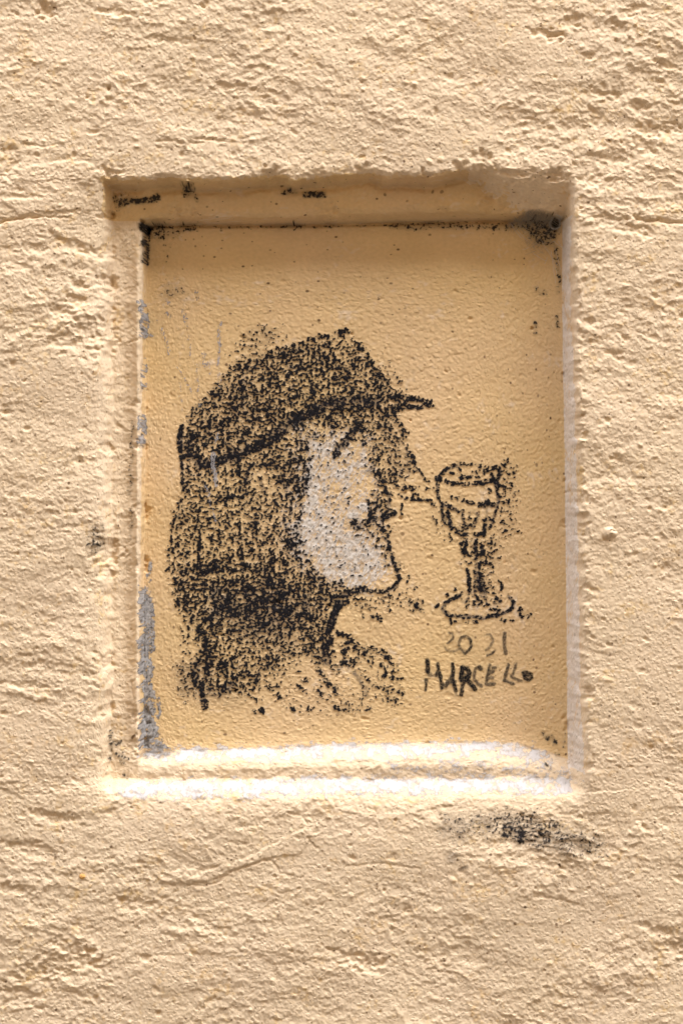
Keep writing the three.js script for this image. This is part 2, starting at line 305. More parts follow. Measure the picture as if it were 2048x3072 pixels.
// ---------------------------------------------------------------- materials
const toSRGB = c => { c = clamp(c); return 255 * (c <= 0.0031308 ? 12.92 * c : 1.055 * Math.pow(c, 1 / 2.4) - 0.055); };
function dataTexture(data, w, h, srgb, wrap = THREE.RepeatWrapping) {
  const t = new THREE.DataTexture(data, w, h, THREE.RGBAFormat);
  if (srgb) t.colorSpace = THREE.SRGBColorSpace;
  t.wrapS = t.wrapT = wrap; t.magFilter = THREE.LinearFilter; t.minFilter = THREE.LinearFilter; t.needsUpdate = true;
  return t;
}
const TILE_PX = 3000;                                               // the paint texture repeats every 0.9 m
// one coat of ochre limewash; `worn` mixes in the chalky `pale` tone, by wear and partly by how lit the part is
const [chalkedPale, ochreShaded, limeSkylit] = (() => {
  const n = 2000, base = [0.690, 0.495, 0.262], coats = [[1.3, [0.735, 0.598, 0.430]], [0.2, [0.725, 0.592, 0.436]], [1.25, [0.74, 0.70, 0.655]]];  // recess mix stays yellower and darker, partly painting in its shade and warm bounce
  const maps = coats.map(() => new Uint8Array(n * n * 4));
  for (let j = 0; j < n; j++) for (let i = 0; i < n; i++) {
    const x = i / n, y = j / n, k = (j * n + i) * 4;
    const v = 1 + 0.045 * noise(x * 10, y * 10, 51, 10) + 0.04 * noise(x * 40, y * 40, 52, 40) + 0.05 * noise(x * 330, y * 330, 54, 330);
    const warm = 0.08 * noise(x * 14, y * 14, 55, 14), wear = noise(x * 60, y * 60, 57, 60) * 0.5 + noise(x * 22, y * 22, 60, 22) * 0.35 + noise(x * 230, y * 230, 58, 230) * 0.5;
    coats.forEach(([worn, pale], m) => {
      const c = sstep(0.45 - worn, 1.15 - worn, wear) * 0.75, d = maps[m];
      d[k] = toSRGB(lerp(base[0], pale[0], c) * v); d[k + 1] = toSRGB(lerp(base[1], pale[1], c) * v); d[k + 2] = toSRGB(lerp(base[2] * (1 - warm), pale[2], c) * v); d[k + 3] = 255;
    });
  }
  for (let s = 0; s < 2600; s++) {                                  // pores and specks of soot
    const cx = rnd() * n, cy = rnd() * n, r = 0.8 + rnd() * rnd() * 2.2, a = 0.35 + rnd() * 0.5;
    for (let y = Math.floor(cy - r - 1); y <= cy + r + 1; y++) for (let x = Math.floor(cx - r - 1); x <= cx + r + 1; x++) {
      const m = a * clamp(r + 0.5 - Math.hypot(x - cx, y - cy)), k = (((y + n) % n) * n + (x + n) % n) * 4;
      for (const d of maps) { d[k] = lerp(d[k], 88, m); d[k + 1] = lerp(d[k + 1], 66, m); d[k + 2] = lerp(d[k + 2], 44, m); }
    }
  }
  return maps.map(d => dataTexture(d, n, n, true));
})();
const grainMap = (() => {                                           // relief finer than the mesh: sand grains and pores under the paint, 1.25 photograph pixels per texel
  const n = 2000, h = new Float32Array(n * n), d = new Uint8Array(n * n * 4);
  for (let j = 0; j < n; j++) for (let i = 0; i < n; i++) h[j * n + i] = 0.45 + 0.08 * noise(i / n * 330, j / n * 360, 61) + 0.07 * noise(i / n * 230, j / n * 250, 63);
  for (let s = 0; s < 62000; s++) {
    const cx = rnd() * n, cy = rnd() * n, r = 1.6 + rnd() * rnd() * 4.2, e = 0.6 + rnd() * 0.9, up = rnd() < 0.68 ? 0.10 + 0.05 * r : -0.12 - 0.05 * r, c = Math.cos(s), q = Math.sin(s), m = Math.ceil(r * 1.5);
    for (let y = Math.floor(cy) - m; y <= cy + m; y++) for (let x = Math.floor(cx) - m; x <= cx + m; x++) {
      const dx = x - cx, dy = y - cy, t = 1 - ((dx * c + dy * q) ** 2 + ((dy * c - dx * q) / e) ** 2) / (r * r);
      if (t > 0) { const k = ((y + n) % n) * n + (x + n) % n; h[k] += up * Math.min(1, t * 1.7) * 0.8; }
    }
  }
  for (let k = 0; k < n * n; k++) { d[k * 4] = d[k * 4 + 1] = d[k * 4 + 2] = clamp(h[k]) * 255; d[k * 4 + 3] = 255; }
  return dataTexture(d, n, n, false);
})();
const WALL_UV = (x, y, z) => [(x + z * clamp((x - 1024) / 420, -1, 1)) / TILE_PX, (y + z * clamp((y - 1450) / 520, -1, 1)) / TILE_PX];      // runs on down the steep faces
grainMap.repeat.set(1.2, 1.2);
const wallPaint = new THREE.MeshPhysicalMaterial({ map: chalkedPale, bumpMap: grainMap, bumpScale: 0.0009, roughness: 0.82, specularIntensity: 0.55 });
const framePaint = new THREE.MeshPhysicalMaterial({ map: ochreShaded, bumpMap: grainMap, bumpScale: 0.0009, roughness: 0.8, specularIntensity: 0.55 });
const nichePaint = new THREE.MeshPhysicalMaterial({ map: ochreShaded, bumpMap: grainMap, bumpScale: 0.0009, roughness: 0.8, specularIntensity: 0.55 });

// ---------------------------------------------------------------- helpers for the scene tree
function part(name, geometry, material, parent, label) {
  const m = new THREE.Mesh(geometry, material);
  m.name = name; m.castShadow = m.receiveShadow = true; parent.add(m);
  if (label) m.userData.label = label;
  return m;
}

// ---------------------------------------------------------------- the wall
const wall = new THREE.Group();
wall.name = 'plaster_wall';
wall.userData = { label: 'rough cream ochre plaster wall with a recessed square niche and charcoal drawing', category: 'wall', kind: 'thing' };
scene.add(wall);
const fullRange = [0, 0, NX - 2, NY - 2], nicheRange = rangeOf(250, 440, 1800, 2440);
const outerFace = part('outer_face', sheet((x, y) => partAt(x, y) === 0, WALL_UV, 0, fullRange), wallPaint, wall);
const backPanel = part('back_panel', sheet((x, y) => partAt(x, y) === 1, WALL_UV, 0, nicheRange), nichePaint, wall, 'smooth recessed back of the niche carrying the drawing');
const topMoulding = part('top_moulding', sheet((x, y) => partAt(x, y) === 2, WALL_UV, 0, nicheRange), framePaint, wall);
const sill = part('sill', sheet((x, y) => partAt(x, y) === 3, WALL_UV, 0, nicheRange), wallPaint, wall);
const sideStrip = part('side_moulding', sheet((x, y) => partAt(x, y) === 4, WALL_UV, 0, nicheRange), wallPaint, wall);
const reveal = part('side_reveal', sheet((x, y) => partAt(x, y) === 5, WALL_UV, 0, nicheRange), new THREE.MeshPhysicalMaterial({ map: limeSkylit, bumpMap: grainMap, bumpScale: 0.0013, roughness: 0.85, specularIntensity: 0.5 }), wall);  // besides worn lime, tone is whitened to carry skylight on this face
{
  const core = new THREE.BoxGeometry(8, 6, 0.36); core.translate(0, 3, -0.085 - 0.18);
  part('wall_core', core, new THREE.MeshStandardMaterial({ color: new THREE.Color(0.55, 0.42, 0.27), roughness: 0.95 }), wall);
}

// ---------------------------------------------------------------- pigment: charcoal, chalk, soot and cement lying on the plaster
class Ink {
  constructor(x0, y0, x1, y1, map = p => p, res = 1.3) {
    const a = map([x0, y0]), b = map([x1, y1]);
    Object.assign(this, { x0: a[0], y0: a[1], x1: b[0], y1: b[1], map, res, w: Math.ceil((b[0] - a[0]) / res), h: Math.ceil((b[1] - a[1]) / res), layers: {} });
  }
  layer(n) { return this.layers[n] ||= new Float32Array(this.w * this.h); }
  run(b, f) {
    const i0 = Math.max(0, Math.floor((b[0] - this.x0) / this.res)), i1 = Math.min(this.w - 1, Math.ceil((b[2] - this.x0) / this.res));
    const j0 = Math.max(0, Math.floor((b[1] - this.y0) / this.res)), j1 = Math.min(this.h - 1, Math.ceil((b[3] - this.y0) / this.res));
    for (let j = j0; j <= j1; j++) for (let i = i0; i <= i1; i++) f(j * this.w + i, this.x0 + (i + 0.5) * this.res, this.y0 + (j + 0.5) * this.res);
  }
  mix(L, k, v, op) { L[k] = op === 'cut' ? L[k] * (1 - v) : op === 'add' ? 1 - (1 - L[k]) * (1 - v) : Math.max(L[k], v); }
  line(pts, width, dens, { soft = 6, to = 'cover', op = 'max', jig = 3, taper = false } = {}) {
    const q = pts.map(this.map), L = this.layer(to), n = q.length;
    this.run(box(q, width + soft * 2 + jig * 2), (k, x, y) => {
      const jx = x + jig * noise(x / 14, y / 14, 71), jy = y + jig * noise(x / 14, y / 14, 72);
      let e = 1e9; for (let i = 1; i < n; i++) { const s = segDist(jx, jy, q[i - 1], q[i]) + (taper ? width * 0.4 * (i - 1) / n : 0); if (s < e) e = s; }
      const v = dens * (1 - sstep(width / 2 - soft * 0.5, width / 2 + soft, e));
      if (v > 0.004) this.mix(L, k, v, op);
    });
    return this;
  }
  poly(pts, dens, feather = 16, { to = 'cover', op = 'max', jig = 12 } = {}) {
    const q = pts.map(this.map), L = this.layer(to);
    this.run(box(q, feather + jig * 2), (k, x, y) => {
      const e = polyDist(x + jig * noise(x / 40, y / 40, 73), y + jig * noise(x / 40, y / 40, 74), q);
      if (e > -feather) { const v = dens * sstep(-feather, feather, e) * (1 + 0.25 * noise(x / 60, y / 60, 75)); this.mix(L, k, clamp(v), op); }
    });
    return this;
  }
  blob(cx, cy, r, dens, opts = {}) { return this.line([[cx - 0.1, cy], [cx + 0.1, cy]], r * 2, dens, { soft: r * 0.5, ...opts }); }
  // turn the layers into colour + opacity
  texture(shade) {
    const d = new Uint8Array(this.w * this.h * 4); this.alpha = new Float32Array(this.w * this.h);
    const out = [0, 0, 0, 0];
    for (let j = 0; j < this.h; j++) for (let i = 0; i < this.w; i++) {
      const k = j * this.w + i, x = this.x0 + (i + 0.5) * this.res, y = this.y0 + (j + 0.5) * this.res;
      shade(out, n => this.layers[n] ? this.layers[n][k] : 0, x, y);
      d[k * 4] = toSRGB(out[0]); d[k * 4 + 1] = toSRGB(out[1]); d[k * 4 + 2] = toSRGB(out[2]); d[k * 4 + 3] = clamp(out[3]) * 255;
      this.alpha[k] = out[3];
    }
    return dataTexture(d, this.w, this.h, true, THREE.ClampToEdgeWrapping);
  }
  mesh(name, parent, label, shade, lift, roughness = 0.95) {
    const map = this.texture(shade);
    const seen = (x, y) => {                                        // only the cells of the relief on which pigment lies
      const i0 = Math.floor((x - 2.6 - this.x0) / this.res), i1 = Math.ceil((x + 2.6 - this.x0) / this.res), j0 = Math.floor((y - 2.6 - this.y0) / this.res), j1 = Math.ceil((y + 2.6 - this.y0) / this.res);
      for (let j = Math.max(0, j0); j <= Math.min(this.h - 1, j1); j++) for (let i = Math.max(0, i0); i <= Math.min(this.w - 1, i1); i++) if (this.alpha[j * this.w + i] > 0.06) return true;
      return false;
    };
    const g = sheet(seen, (x, y) => [(x - this.x0) / (this.w * this.res), (y - this.y0) / (this.h * this.res)], lift, rangeOf(this.x0 + 1, this.y0 + 1, this.x1 - 3, this.y1 - 3));
    const m = part(name, g, new THREE.MeshPhysicalMaterial({ map, transparent: true, roughness, specularIntensity: 0.3 }), parent, label);
    m.castShadow = false;
    return m;
  }
}
// dry charcoal: black where the tooth of the plaster stands high enough, a thin grey rub in between
const charcoal = (out, L, x, y) => {
  const hatch = noise(x / 9 + 0.4 * noise(x / 60, y / 60, 79), y / 46, 80), patch = noise(x / 46, y / 38, 78);
  let cov = L('cover'); if (cov > 0.003 && cov < 0.8) cov = clamp(cov * (1 + 0.42 * hatch + 0.42 * patch)); cov = Math.min(cov * 0.94, 0.88);
  const g = grain(x, y) ;
  const t = cov > 0.003 ? grainFor(cov) : 9;
  const black = cov > 0.003 ? sstep(t - 0.12, t + 0.09, g) : 0;
  const streak = 0.62 + 0.5 * noise(x / 7, y / 9, 82) + 0.3 * noise(x / 3.4, y / 4, 83);
  const rub = clamp((L('rub') + cov * 0.22) * streak);
  const a = 1 - (1 - black * 0.97) * (1 - rub);
  const b = black * 0.97 / Math.max(1e-3, a), tone = lerp(0.070, 0.011, b) * (1 + 0.4 * noise(x / 12, y / 12, 84));
  out[0] = tone * 1.02; out[1] = tone * 0.97; out[2] = tone * 1.15; out[3] = a;
};
const LIFT = 0.00028;

// --- the portrait: a profile with peaked cap and long hair
{
  const k = new Ink(485, 955, 1320, 2150, onPanel);
  // cap
  k.poly([[556, 1262], [600, 1205], [648, 1158], [690, 1100], [745, 1070], [840, 1040], [935, 1018], [1036, 998], [1090, 1040], [1130, 1095], [1160, 1145], [1190, 1190], [1120, 1245], [1000, 1250], [900, 1290], [800, 1350], [700, 1390], [600, 1400], [548, 1390]], 0.52, 10);
  k.poly([[700, 1150], [820, 1070], [960, 1040], [1060, 1060], [1100, 1150], [980, 1190], [850, 1230], [720, 1260]], 0.50, 30);
  k.poly([[930, 1030], [1035, 1002], [1085, 1045], [1125, 1100], [1090, 1130], [1000, 1060]], 0.42, 16, { op: 'cut' }).poly([[940, 1040], [1035, 1008], [1080, 1050], [1120, 1110], [1060, 1130], [980, 1080]], 0.34, 14);
  k.line([[1010, 1000], [1040, 990]], 13, 0.9, { soft: 4 }).line([[922, 1020], [960, 1010], [985, 1008]], 9, 0.8, { soft: 4 });
  k.line([[1075, 1035], [1098, 1060], [1128, 1110], [1130, 1118], [1158, 1142]], 10, 0.75, { soft: 5 });
  k.line([[1115, 1115], [1135, 1125], [1160, 1142]], 10, 0.85, { soft: 4 });
  for (const [x0, y0, x1, y1] of [[1052, 1060, 1064, 1112], [1010, 1090, 1020, 1130], [960, 1075, 965, 1120], [1075, 1075, 1100, 1095], [900, 1080, 905, 1130], [985, 1030, 1000, 1080]]) k.line([[x0, y0], [x1, y1]], 13, 0.75, { soft: 8 });
  k.poly([[690, 1070], [720, 1010], [760, 985], [850, 985], [842, 1020], [780, 1050]], 0.20, 14).line([[765, 1005], [770, 1050]], 60, 0.10, { to: 'rub', soft: 30 });
  k.poly([[740, 1010], [800, 985], [842, 990], [800, 1040]], 0.14, 14, { to: 'rub' });
  k.poly([[1130, 1060], [1170, 1080], [1215, 1150], [1240, 1180], [1180, 1165]], 0.09, 16).poly([[1140, 1080], [1200, 1140], [1180, 1160]], 0.06, 14, { to: 'rub' });
  // band and brim
  k.line([[1185, 1205], [1120, 1205], [1050, 1203], [985, 1215], [930, 1235], [880, 1258], [830, 1290], [790, 1330]], 44, 0.68, { soft: 20, jig: 9 });
  k.line([[1130, 1205], [1050, 1203], [985, 1213], [925, 1240]], 26, 0.78, { soft: 18, jig: 10 }).line([[1130, 1205], [1050, 1203], [985, 1213], [925, 1240]], 24, 0.35, { to: 'rub', soft: 18, jig: 9 });
  k.line([[925, 1240], [870, 1270], [820, 1310], [770, 1338], [740, 1350]], 28, 0.78, { soft: 16, jig: 9 }).line([[925, 1240], [870, 1270], [820, 1310]], 26, 0.42, { to: 'rub', soft: 14 });
  k.line([[805, 1330], [765, 1344], [735, 1352], [690, 1372], [655, 1382], [605, 1392]], 26, 0.88, { soft: 9 }).line([[745, 1345], [700, 1370], [620, 1390]], 24, 0.4, { to: 'rub', soft: 14 });
  k.line([[1185, 1188], [1225, 1195], [1258, 1198], [1272, 1206], [1290, 1205], [1284, 1215]], 14, 0.88, { soft: 4 });
  k.line([[1180, 1225], [1220, 1220], [1265, 1222]], 12, 0.92, { soft: 4 }).line([[1220, 1220], [1266, 1223]], 9, 0.5, { to: 'rub', soft: 4 });
  k.poly([[1120, 1185], [1205, 1175], [1230, 1210], [1190, 1245], [1110, 1240]], 0.55, 12).blob(1300, 1217, 4, 0.9);
  k.poly([[1010, 1240], [1110, 1240], [1190, 1240], [1180, 1280], [1075, 1290], [1000, 1285], [950, 1270]], 0.50, 14).line([[1160, 1245], [1188, 1228]], 16, 0.8, { soft: 8 });
  // back of the head
  k.poly([[540, 1290], [570, 1262], [650, 1230], [760, 1280], [830, 1330], [925, 1290], [935, 1400], [915, 1500], [905, 1600], [930, 1680], [990, 1755], [1050, 1775], [1020, 1810], [985, 1900], [900, 1930], [800, 1950], [590, 1940], [560, 1880], [530, 1810], [515, 1760], [505, 1690], [512, 1600], [520, 1530], [545, 1490], [548, 1400]], 0.42, 9);
  k.poly([[560, 1500], [900, 1480], [900, 1640], [540, 1660]], 0.10, 30, { op: 'cut' });
  k.poly([[520, 1690], [700, 1670], [900, 1700], [1020, 1780], [990, 1860], [880, 1900], [650, 1900], [560, 1850], [520, 1780]], 0.62, 26);
  k.poly([[640, 1740], [800, 1710], [900, 1760], [880, 1880], [660, 1870]], 0.70, 30).poly([[640, 1760], [830, 1760], [900, 1830], [860, 1940], [760, 1930], [640, 1860]], 0.22, 40, { to: 'rub' });
  k.line([[546, 1280], [540, 1305], [541, 1340], [548, 1372]], 14, 0.9, { soft: 5 }).line([[541, 1300], [545, 1338]], 12, 0.6, { to: 'rub', soft: 5 });
  k.line([[546, 1380], [549, 1470]], 6, 0.85, { soft: 4 }).line([[546, 1380], [549, 1470]], 5, 0.4, { to: 'rub', soft: 4 });
  k.line([[568, 1300], [570, 1366]], 12, 0.8, { soft: 6 }).line([[590, 1300], [593, 1370], [610, 1400]], 13, 0.85, { soft: 7 }).line([[568, 1330], [572, 1370], [600, 1395]], 18, 0.35, { to: 'rub', soft: 8 });
  k.line([[515, 1610], [518, 1660]], 5, 0.8, { soft: 3 }).line([[508, 1700], [499, 1712]], 6, 0.8, { soft: 3 }).line([[514, 1570], [525, 1555], [517, 1600]], 5, 0.7, { soft: 3 });
  k.line([[600, 1600], [598, 1640], [595, 1690]], 12, 0.7, { soft: 7 }).line([[720, 1660], [732, 1700], [728, 1710]], 18, 0.85, { soft: 7 }).line([[815, 1660], [822, 1685]], 18, 0.85, { soft: 6 });
  k.line([[540, 1712], [600, 1722], [660, 1716], [720, 1712], [800, 1708]], 12, 0.85, { soft: 6 }).line([[600, 1734], [640, 1726], [710, 1722], [745, 1716]], 9, 0.4, { op: 'cut', soft: 6, jig: 6 }).line([[535, 1740], [590, 1730]], 9, 0.35, { op: 'cut', soft: 6, jig: 6 });
  k.line([[832, 1650], [834, 1690], [828, 1715]], 8, 0.7, { op: 'cut', soft: 4 }).line([[617, 1765], [632, 1800], [637, 1830]], 7, 0.7, { op: 'cut', soft: 4 });
  k.line([[668, 1830], [664, 1880]], 10, 0.8, { soft: 5 }).line([[652, 1840], [650, 1880]], 10, 0.8, { soft: 5 }).line([[676, 1840], [674, 1890]], 9, 0.6, { op: 'cut', soft: 4 }).line([[646, 1855], [643, 1885]], 8, 0.6, { op: 'cut', soft: 4 });
  // ear
  k.poly([[735, 1395], [790, 1385], [810, 1430], [790, 1480], [745, 1490]], 0.55, 12, { op: 'cut' });
  k.line([[768, 1388], [748, 1402], [738, 1430], [735, 1455], [742, 1478]], 9, 0.85, { soft: 4 }).line([[760, 1392], [742, 1415], [736, 1450]], 8, 0.5, { to: 'rub', soft: 4 });
  k.line([[778, 1440], [790, 1465]], 10, 0.4, { to: 'rub', soft: 5 }).line([[716, 1385], [716, 1425]], 12, 0.85, { soft: 5 });
  k.poly([[630, 1420], [720, 1430], [720, 1480], [640, 1470]], 0.35, 16, { op: 'cut' });
  k.line([[670, 1500], [690, 1488], [720, 1490], [760, 1505]], 11, 0.75, { soft: 6 }).line([[745, 1500], [760, 1480]], 14, 0.7, { soft: 6 });
  k.line([[775, 1395], [812, 1392], [835, 1400]], 12, 0.8, { soft: 6 }).line([[840, 1440], [880, 1450], [905, 1470]], 16, 0.7, { soft: 8 }).line([[875, 1480], [900, 1470]], 13, 0.7, { soft: 6 }).line([[860, 1390], [905, 1380], [915, 1400]], 16, 0.7, { soft: 8 });
  k.line([[862, 1620], [880, 1640], [886, 1655]], 26, 0.75, { soft: 9 }).line([[770, 1560], [765, 1600]], 14, 0.7, { soft: 8 });
  k.poly([[920, 1340], [1090, 1330], [1110, 1500], [1150, 1690], [1060, 1750], [930, 1660], [905, 1560]], 0.05, 24);
  // temple, brow, eye
  k.poly([[900, 1290], [960, 1280], [1010, 1300], [960, 1340], [905, 1370]], 0.30, 20).poly([[960, 1260], [1020, 1262], [1030, 1300], [980, 1310]], 0.30, 14);
  k.line([[1068, 1272], [1062, 1290], [1046, 1312], [1022, 1336], [1006, 1364]], 18, 0.70, { soft: 12, jig: 8 }).line([[1066, 1276], [1046, 1312], [1010, 1352]], 17, 0.35, { to: 'rub', soft: 9 });
  k.line([[1050, 1316], [1095, 1316]], 11, 0.6, { soft: 6 }).line([[1080, 1284], [1120, 1300]], 20, 0.5, { soft: 10 });
  // bridge of the nose, nose and upper lip
  k.poly([[1095, 1270], [1180, 1262], [1208, 1285], [1222, 1345], [1245, 1375], [1245, 1425], [1190, 1440], [1140, 1410], [1100, 1390], [1090, 1330]], 0.33, 12);
  k.poly([[1170, 1330], [1235, 1360], [1248, 1410], [1190, 1430], [1160, 1390]], 0.10, 14, { to: 'rub' });
  k.line([[1200, 1270], [1212, 1292], [1224, 1298]], 9, 0.8, { soft: 4 }).line([[1218, 1345], [1240, 1372], [1243, 1395]], 8, 0.75, { soft: 4 });
  k.line([[1243, 1398], [1262, 1414], [1272, 1436], [1276, 1446], [1286, 1444]], 5, 0.85, { soft: 3 });
  k.poly([[1100, 1400], [1150, 1398], [1185, 1425], [1180, 1455], [1130, 1448]], 0.45, 10).line([[1142, 1425], [1144, 1446]], 8, 0.9, { soft: 4 }).line([[1115, 1405], [1105, 1415]], 16, 0.4, { to: 'rub', soft: 8 });
  k.line([[1175, 1440], [1200, 1460], [1235, 1465]], 14, 0.6, { soft: 7 }).line([[1235, 1460], [1270, 1465], [1300, 1460]], 10, 0.3, { soft: 6 });
  k.line([[1197, 1482], [1213, 1494], [1234, 1498], [1268, 1500], [1292, 1500]], 6, 0.75, { soft: 4 }).line([[1236, 1492], [1240, 1480], [1253, 1483], [1253, 1495]], 5, 0.8, { soft: 3 });
  k.poly([[1130, 1455], [1185, 1460], [1180, 1530], [1110, 1545], [1105, 1500]], 0.40, 10).line([[1152, 1460], [1156, 1478]], 12, 0.8, { soft: 5 }).line([[1168, 1478], [1166, 1525]], 8, 0.5, { to: 'rub', soft: 4 }).line([[1205, 1510], [1203, 1540]], 6, 0.7, { soft: 4 });
  k.line([[1100, 1500], [1112, 1520], [1104, 1530]], 8, 0.8, { soft: 4 });
  // mouth
  k.line([[1058, 1566], [1072, 1580], [1096, 1574], [1112, 1560], [1135, 1555], [1160, 1545], [1178, 1538]], 15, 0.78, { soft: 9, jig: 7 }).line([[1058, 1566], [1075, 1580], [1110, 1562], [1150, 1550]], 12, 0.28, { to: 'rub', soft: 8 });
  k.line([[1110, 1560], [1112, 1540], [1122, 1528]], 14, 0.85, { soft: 5 }).line([[1155, 1545], [1176, 1535]], 22, 0.85, { soft: 7 }).blob(1060, 1567, 8, 0.85, { soft: 6 });
  k.poly([[1080, 1580], [1160, 1565], [1180, 1590], [1160, 1620], [1125, 1610]], 0.30, 12).line([[1135, 1575], [1150, 1590], [1162, 1600]], 9, 0.8, { soft: 5 });
  // chin and jaw
  k.line([[1158, 1600], [1164, 1625], [1170, 1655], [1180, 1682], [1190, 1712], [1196, 1735], [1192, 1750], [1182, 1762], [1160, 1771], [1124, 1775], [1092, 1768]], 9, 0.72, { soft: 6, jig: 4 }).line([[1164, 1625], [1180, 1682], [1190, 1712], [1197, 1738], [1190, 1752], [1160, 1771], [1124, 1775], [1092, 1768]], 7, 0.38, { to: 'rub', soft: 5, jig: 4 });
  k.line([[1135, 1600], [1130, 1640]], 9, 0.7, { soft: 4 }).line([[1150, 1630], [1160, 1690]], 18, 0.25, { soft: 10 }).line([[1198, 1690], [1212, 1720]], 14, 0.22, { soft: 8 }).line([[1226, 1730], [1222, 1745]], 5, 0.7, { soft: 3 });
  k.line([[1090, 1764], [1066, 1770], [1045, 1778], [1028, 1795]], 18, 0.85, { soft: 6 }).line([[1080, 1762], [1030, 1785]], 13, 0.4, { to: 'rub', soft: 6 });
  k.poly([[940, 1720], [1060, 1765], [1090, 1765], [1060, 1795], [1010, 1815], [920, 1790]], 0.55, 12);
  k.poly([[1040, 1790], [1130, 1790], [1240, 1775], [1230, 1820], [1120, 1830], [1050, 1820]], 0.13, 18).line([[1060, 1800], [1090, 1815], [1120, 1825]], 12, 0.35, { soft: 8 });
  for (const [x, y] of [[1167, 1790], [1193, 1787], [1150, 1798], [1245, 1764], [1227, 1806], [1202, 1812], [1090, 1850], [1118, 1848], [1135, 1850], [1140, 1858]]) k.blob(x, y, 6, 0.72, { soft: 6, jig: 6 });
  k.blob(1251, 1818, 17, 0.42, { soft: 14 }).blob(1251, 1818, 14, 0.12, { to: 'rub', soft: 14 });
  // neck and shoulder
  k.line([[1016, 1806], [1012, 1822], [1004, 1840], [996, 1860], [988, 1884], [983, 1900]], 22, 0.9, { soft: 6 }).line([[1016, 1810], [1004, 1840], [996, 1865]], 19, 0.6, { to: 'rub', soft: 6 });
  k.line([[918, 1790], [915, 1840]], 18, 0.35, { to: 'rub', soft: 10 });
  k.poly([[880, 1880], [975, 1880], [1000, 1920], [1005, 1985], [960, 1990], [900, 1960]], 0.50, 16).line([[990, 1910], [995, 1928]], 13, 0.9, { soft: 4 }).line([[960, 1890], [970, 1930], [975, 1960], [982, 1985]], 18, 0.75, { soft: 8 }).line([[972, 1950], [980, 1985]], 16, 0.4, { to: 'rub', soft: 8 });
  k.blob(1032, 1955, 8, 0.95, { soft: 3 }).line([[1032, 1955], [1032, 1975]], 9, 0.9, { soft: 3 });
  k.line([[1005, 1890], [1025, 1905], [1052, 1912], [1056, 1925]], 12, 0.5, { soft: 8 }).line([[1040, 1935], [1080, 1945], [1090, 1965], [1110, 1965]], 32, 0.42, { soft: 14 }).line([[1110, 1950], [1132, 1952], [1150, 1958], [1166, 1973]], 16, 0.6, { soft: 7 });
  k.line([[1166, 1975], [1176, 1992], [1180, 2005], [1176, 2020], [1180, 2036], [1205, 2038]], 8, 0.8, { soft: 4 }).line([[1140, 1992], [1160, 2010], [1152, 2030]], 9, 0.6, { soft: 5 });
  k.line([[1030, 1988], [1045, 1985], [1060, 1990]], 20, 0.5, { soft: 9 }).line([[955, 2010], [975, 2030], [985, 2055], [1005, 2062], [1010, 2075]], 13, 0.6, { soft: 7 }).line([[1000, 1998], [1010, 2010]], 20, 0.4, { soft: 10 });
  k.line([[1063, 2016], [1078, 2040], [1096, 2065]], 11, 0.5, { to: 'rub', soft: 4 }).line([[1096, 2074], [1101, 2090]], 9, 0.4, { to: 'rub', soft: 4 }).line([[1092, 2030], [1115, 2052]], 9, 0.6, { soft: 5 });
  k.line([[1130, 2060], [1150, 2064]], 14, 0.5, { soft: 6 }).line([[1165, 2075], [1185, 2070], [1205, 2080]], 14, 0.5, { soft: 6 }).line([[1156, 2092], [1190, 2100]], 11, 0.4, { soft: 6 });
  k.line([[1000, 2118], [1025, 2128], [1050, 2128]], 12, 0.55, { soft: 6 }).blob(1003, 2121, 6, 0.95).line([[1042, 2105], [1050, 2118]], 10, 0.6, { soft: 5 }).line([[1100, 2128], [1110, 2122]], 8, 0.7, { soft: 4 }).line([[955, 2070], [965, 2085]], 8, 0.7, { soft: 4 }).line([[925, 2125], [935, 2128]], 8, 0.7, { soft: 4 });
  k.poly([[880, 2030], [1100, 2060], [1100, 2135], [900, 2135], [760, 2090]], 0.055, 22).poly([[1040, 1970], [1200, 1990], [1210, 2110], [1090, 2110]], 0.07, 22);
  // tips of the hair
  k.poly([[590, 1930], [640, 1880], [800, 1900], [900, 1920], [920, 1955], [860, 1980], [800, 2010], [770, 2060], [720, 2090], [640, 2090], [600, 2060], [575, 2000]], 0.42, 16);
  k.line([[600, 1890], [618, 1920], [628, 1960], [630, 1990], [620, 2015]], 26, 0.82, { soft: 11 }).line([[700, 1890], [690, 1895]], 20, 0.8, { soft: 8 }).line([[690, 1978], [665, 2000]], 20, 0.85, { soft: 6 }).line([[592, 1970], [590, 2005]], 16, 0.75, { soft: 8 });
  k.line([[585, 2020], [596, 2050], [608, 2075], [612, 2100], [615, 2118]], 17, 0.9, { soft: 6 }).line([[588, 2035], [600, 2055]], 26, 0.7, { soft: 10 }).line([[625, 2070], [640, 2085]], 16, 0.4, { to: 'rub', soft: 8 });
  k.line([[680, 2030], [676, 2055], [668, 2070]], 9, 0.9, { soft: 4 }).line([[650, 2045], [655, 2060]], 8, 0.9, { soft: 4 }).line([[695, 2050], [685, 2065]], 10, 0.5, { to: 'rub', soft: 5 }).line([[700, 2070], [735, 2065]], 14, 0.7, { soft: 7 }).line([[775, 2020], [769, 2052]], 8, 0.7, { soft: 4 }).line([[778, 2018], [770, 2046]], 8, 0.5, { to: 'rub', soft: 4 }).line([[738, 1990], [742, 2020]], 12, 0.75, { soft: 6 });
  k.poly([[525, 1990], [600, 1980], [640, 2060], [720, 2090], [700, 2115], [600, 2115], [540, 2080]], 0.20, 26, { to: 'rub' }).poly([[525, 1990], [590, 1980], [600, 2080], [560, 2100], [535, 2060]], 0.20, 16).poly([[540, 1880], [590, 1880], [580, 1960], [545, 1960]], 0.16, 16).poly([[680, 2080], [740, 2090], [730, 2130], [660, 2130]], 0.10, 20, { to: 'rub' });
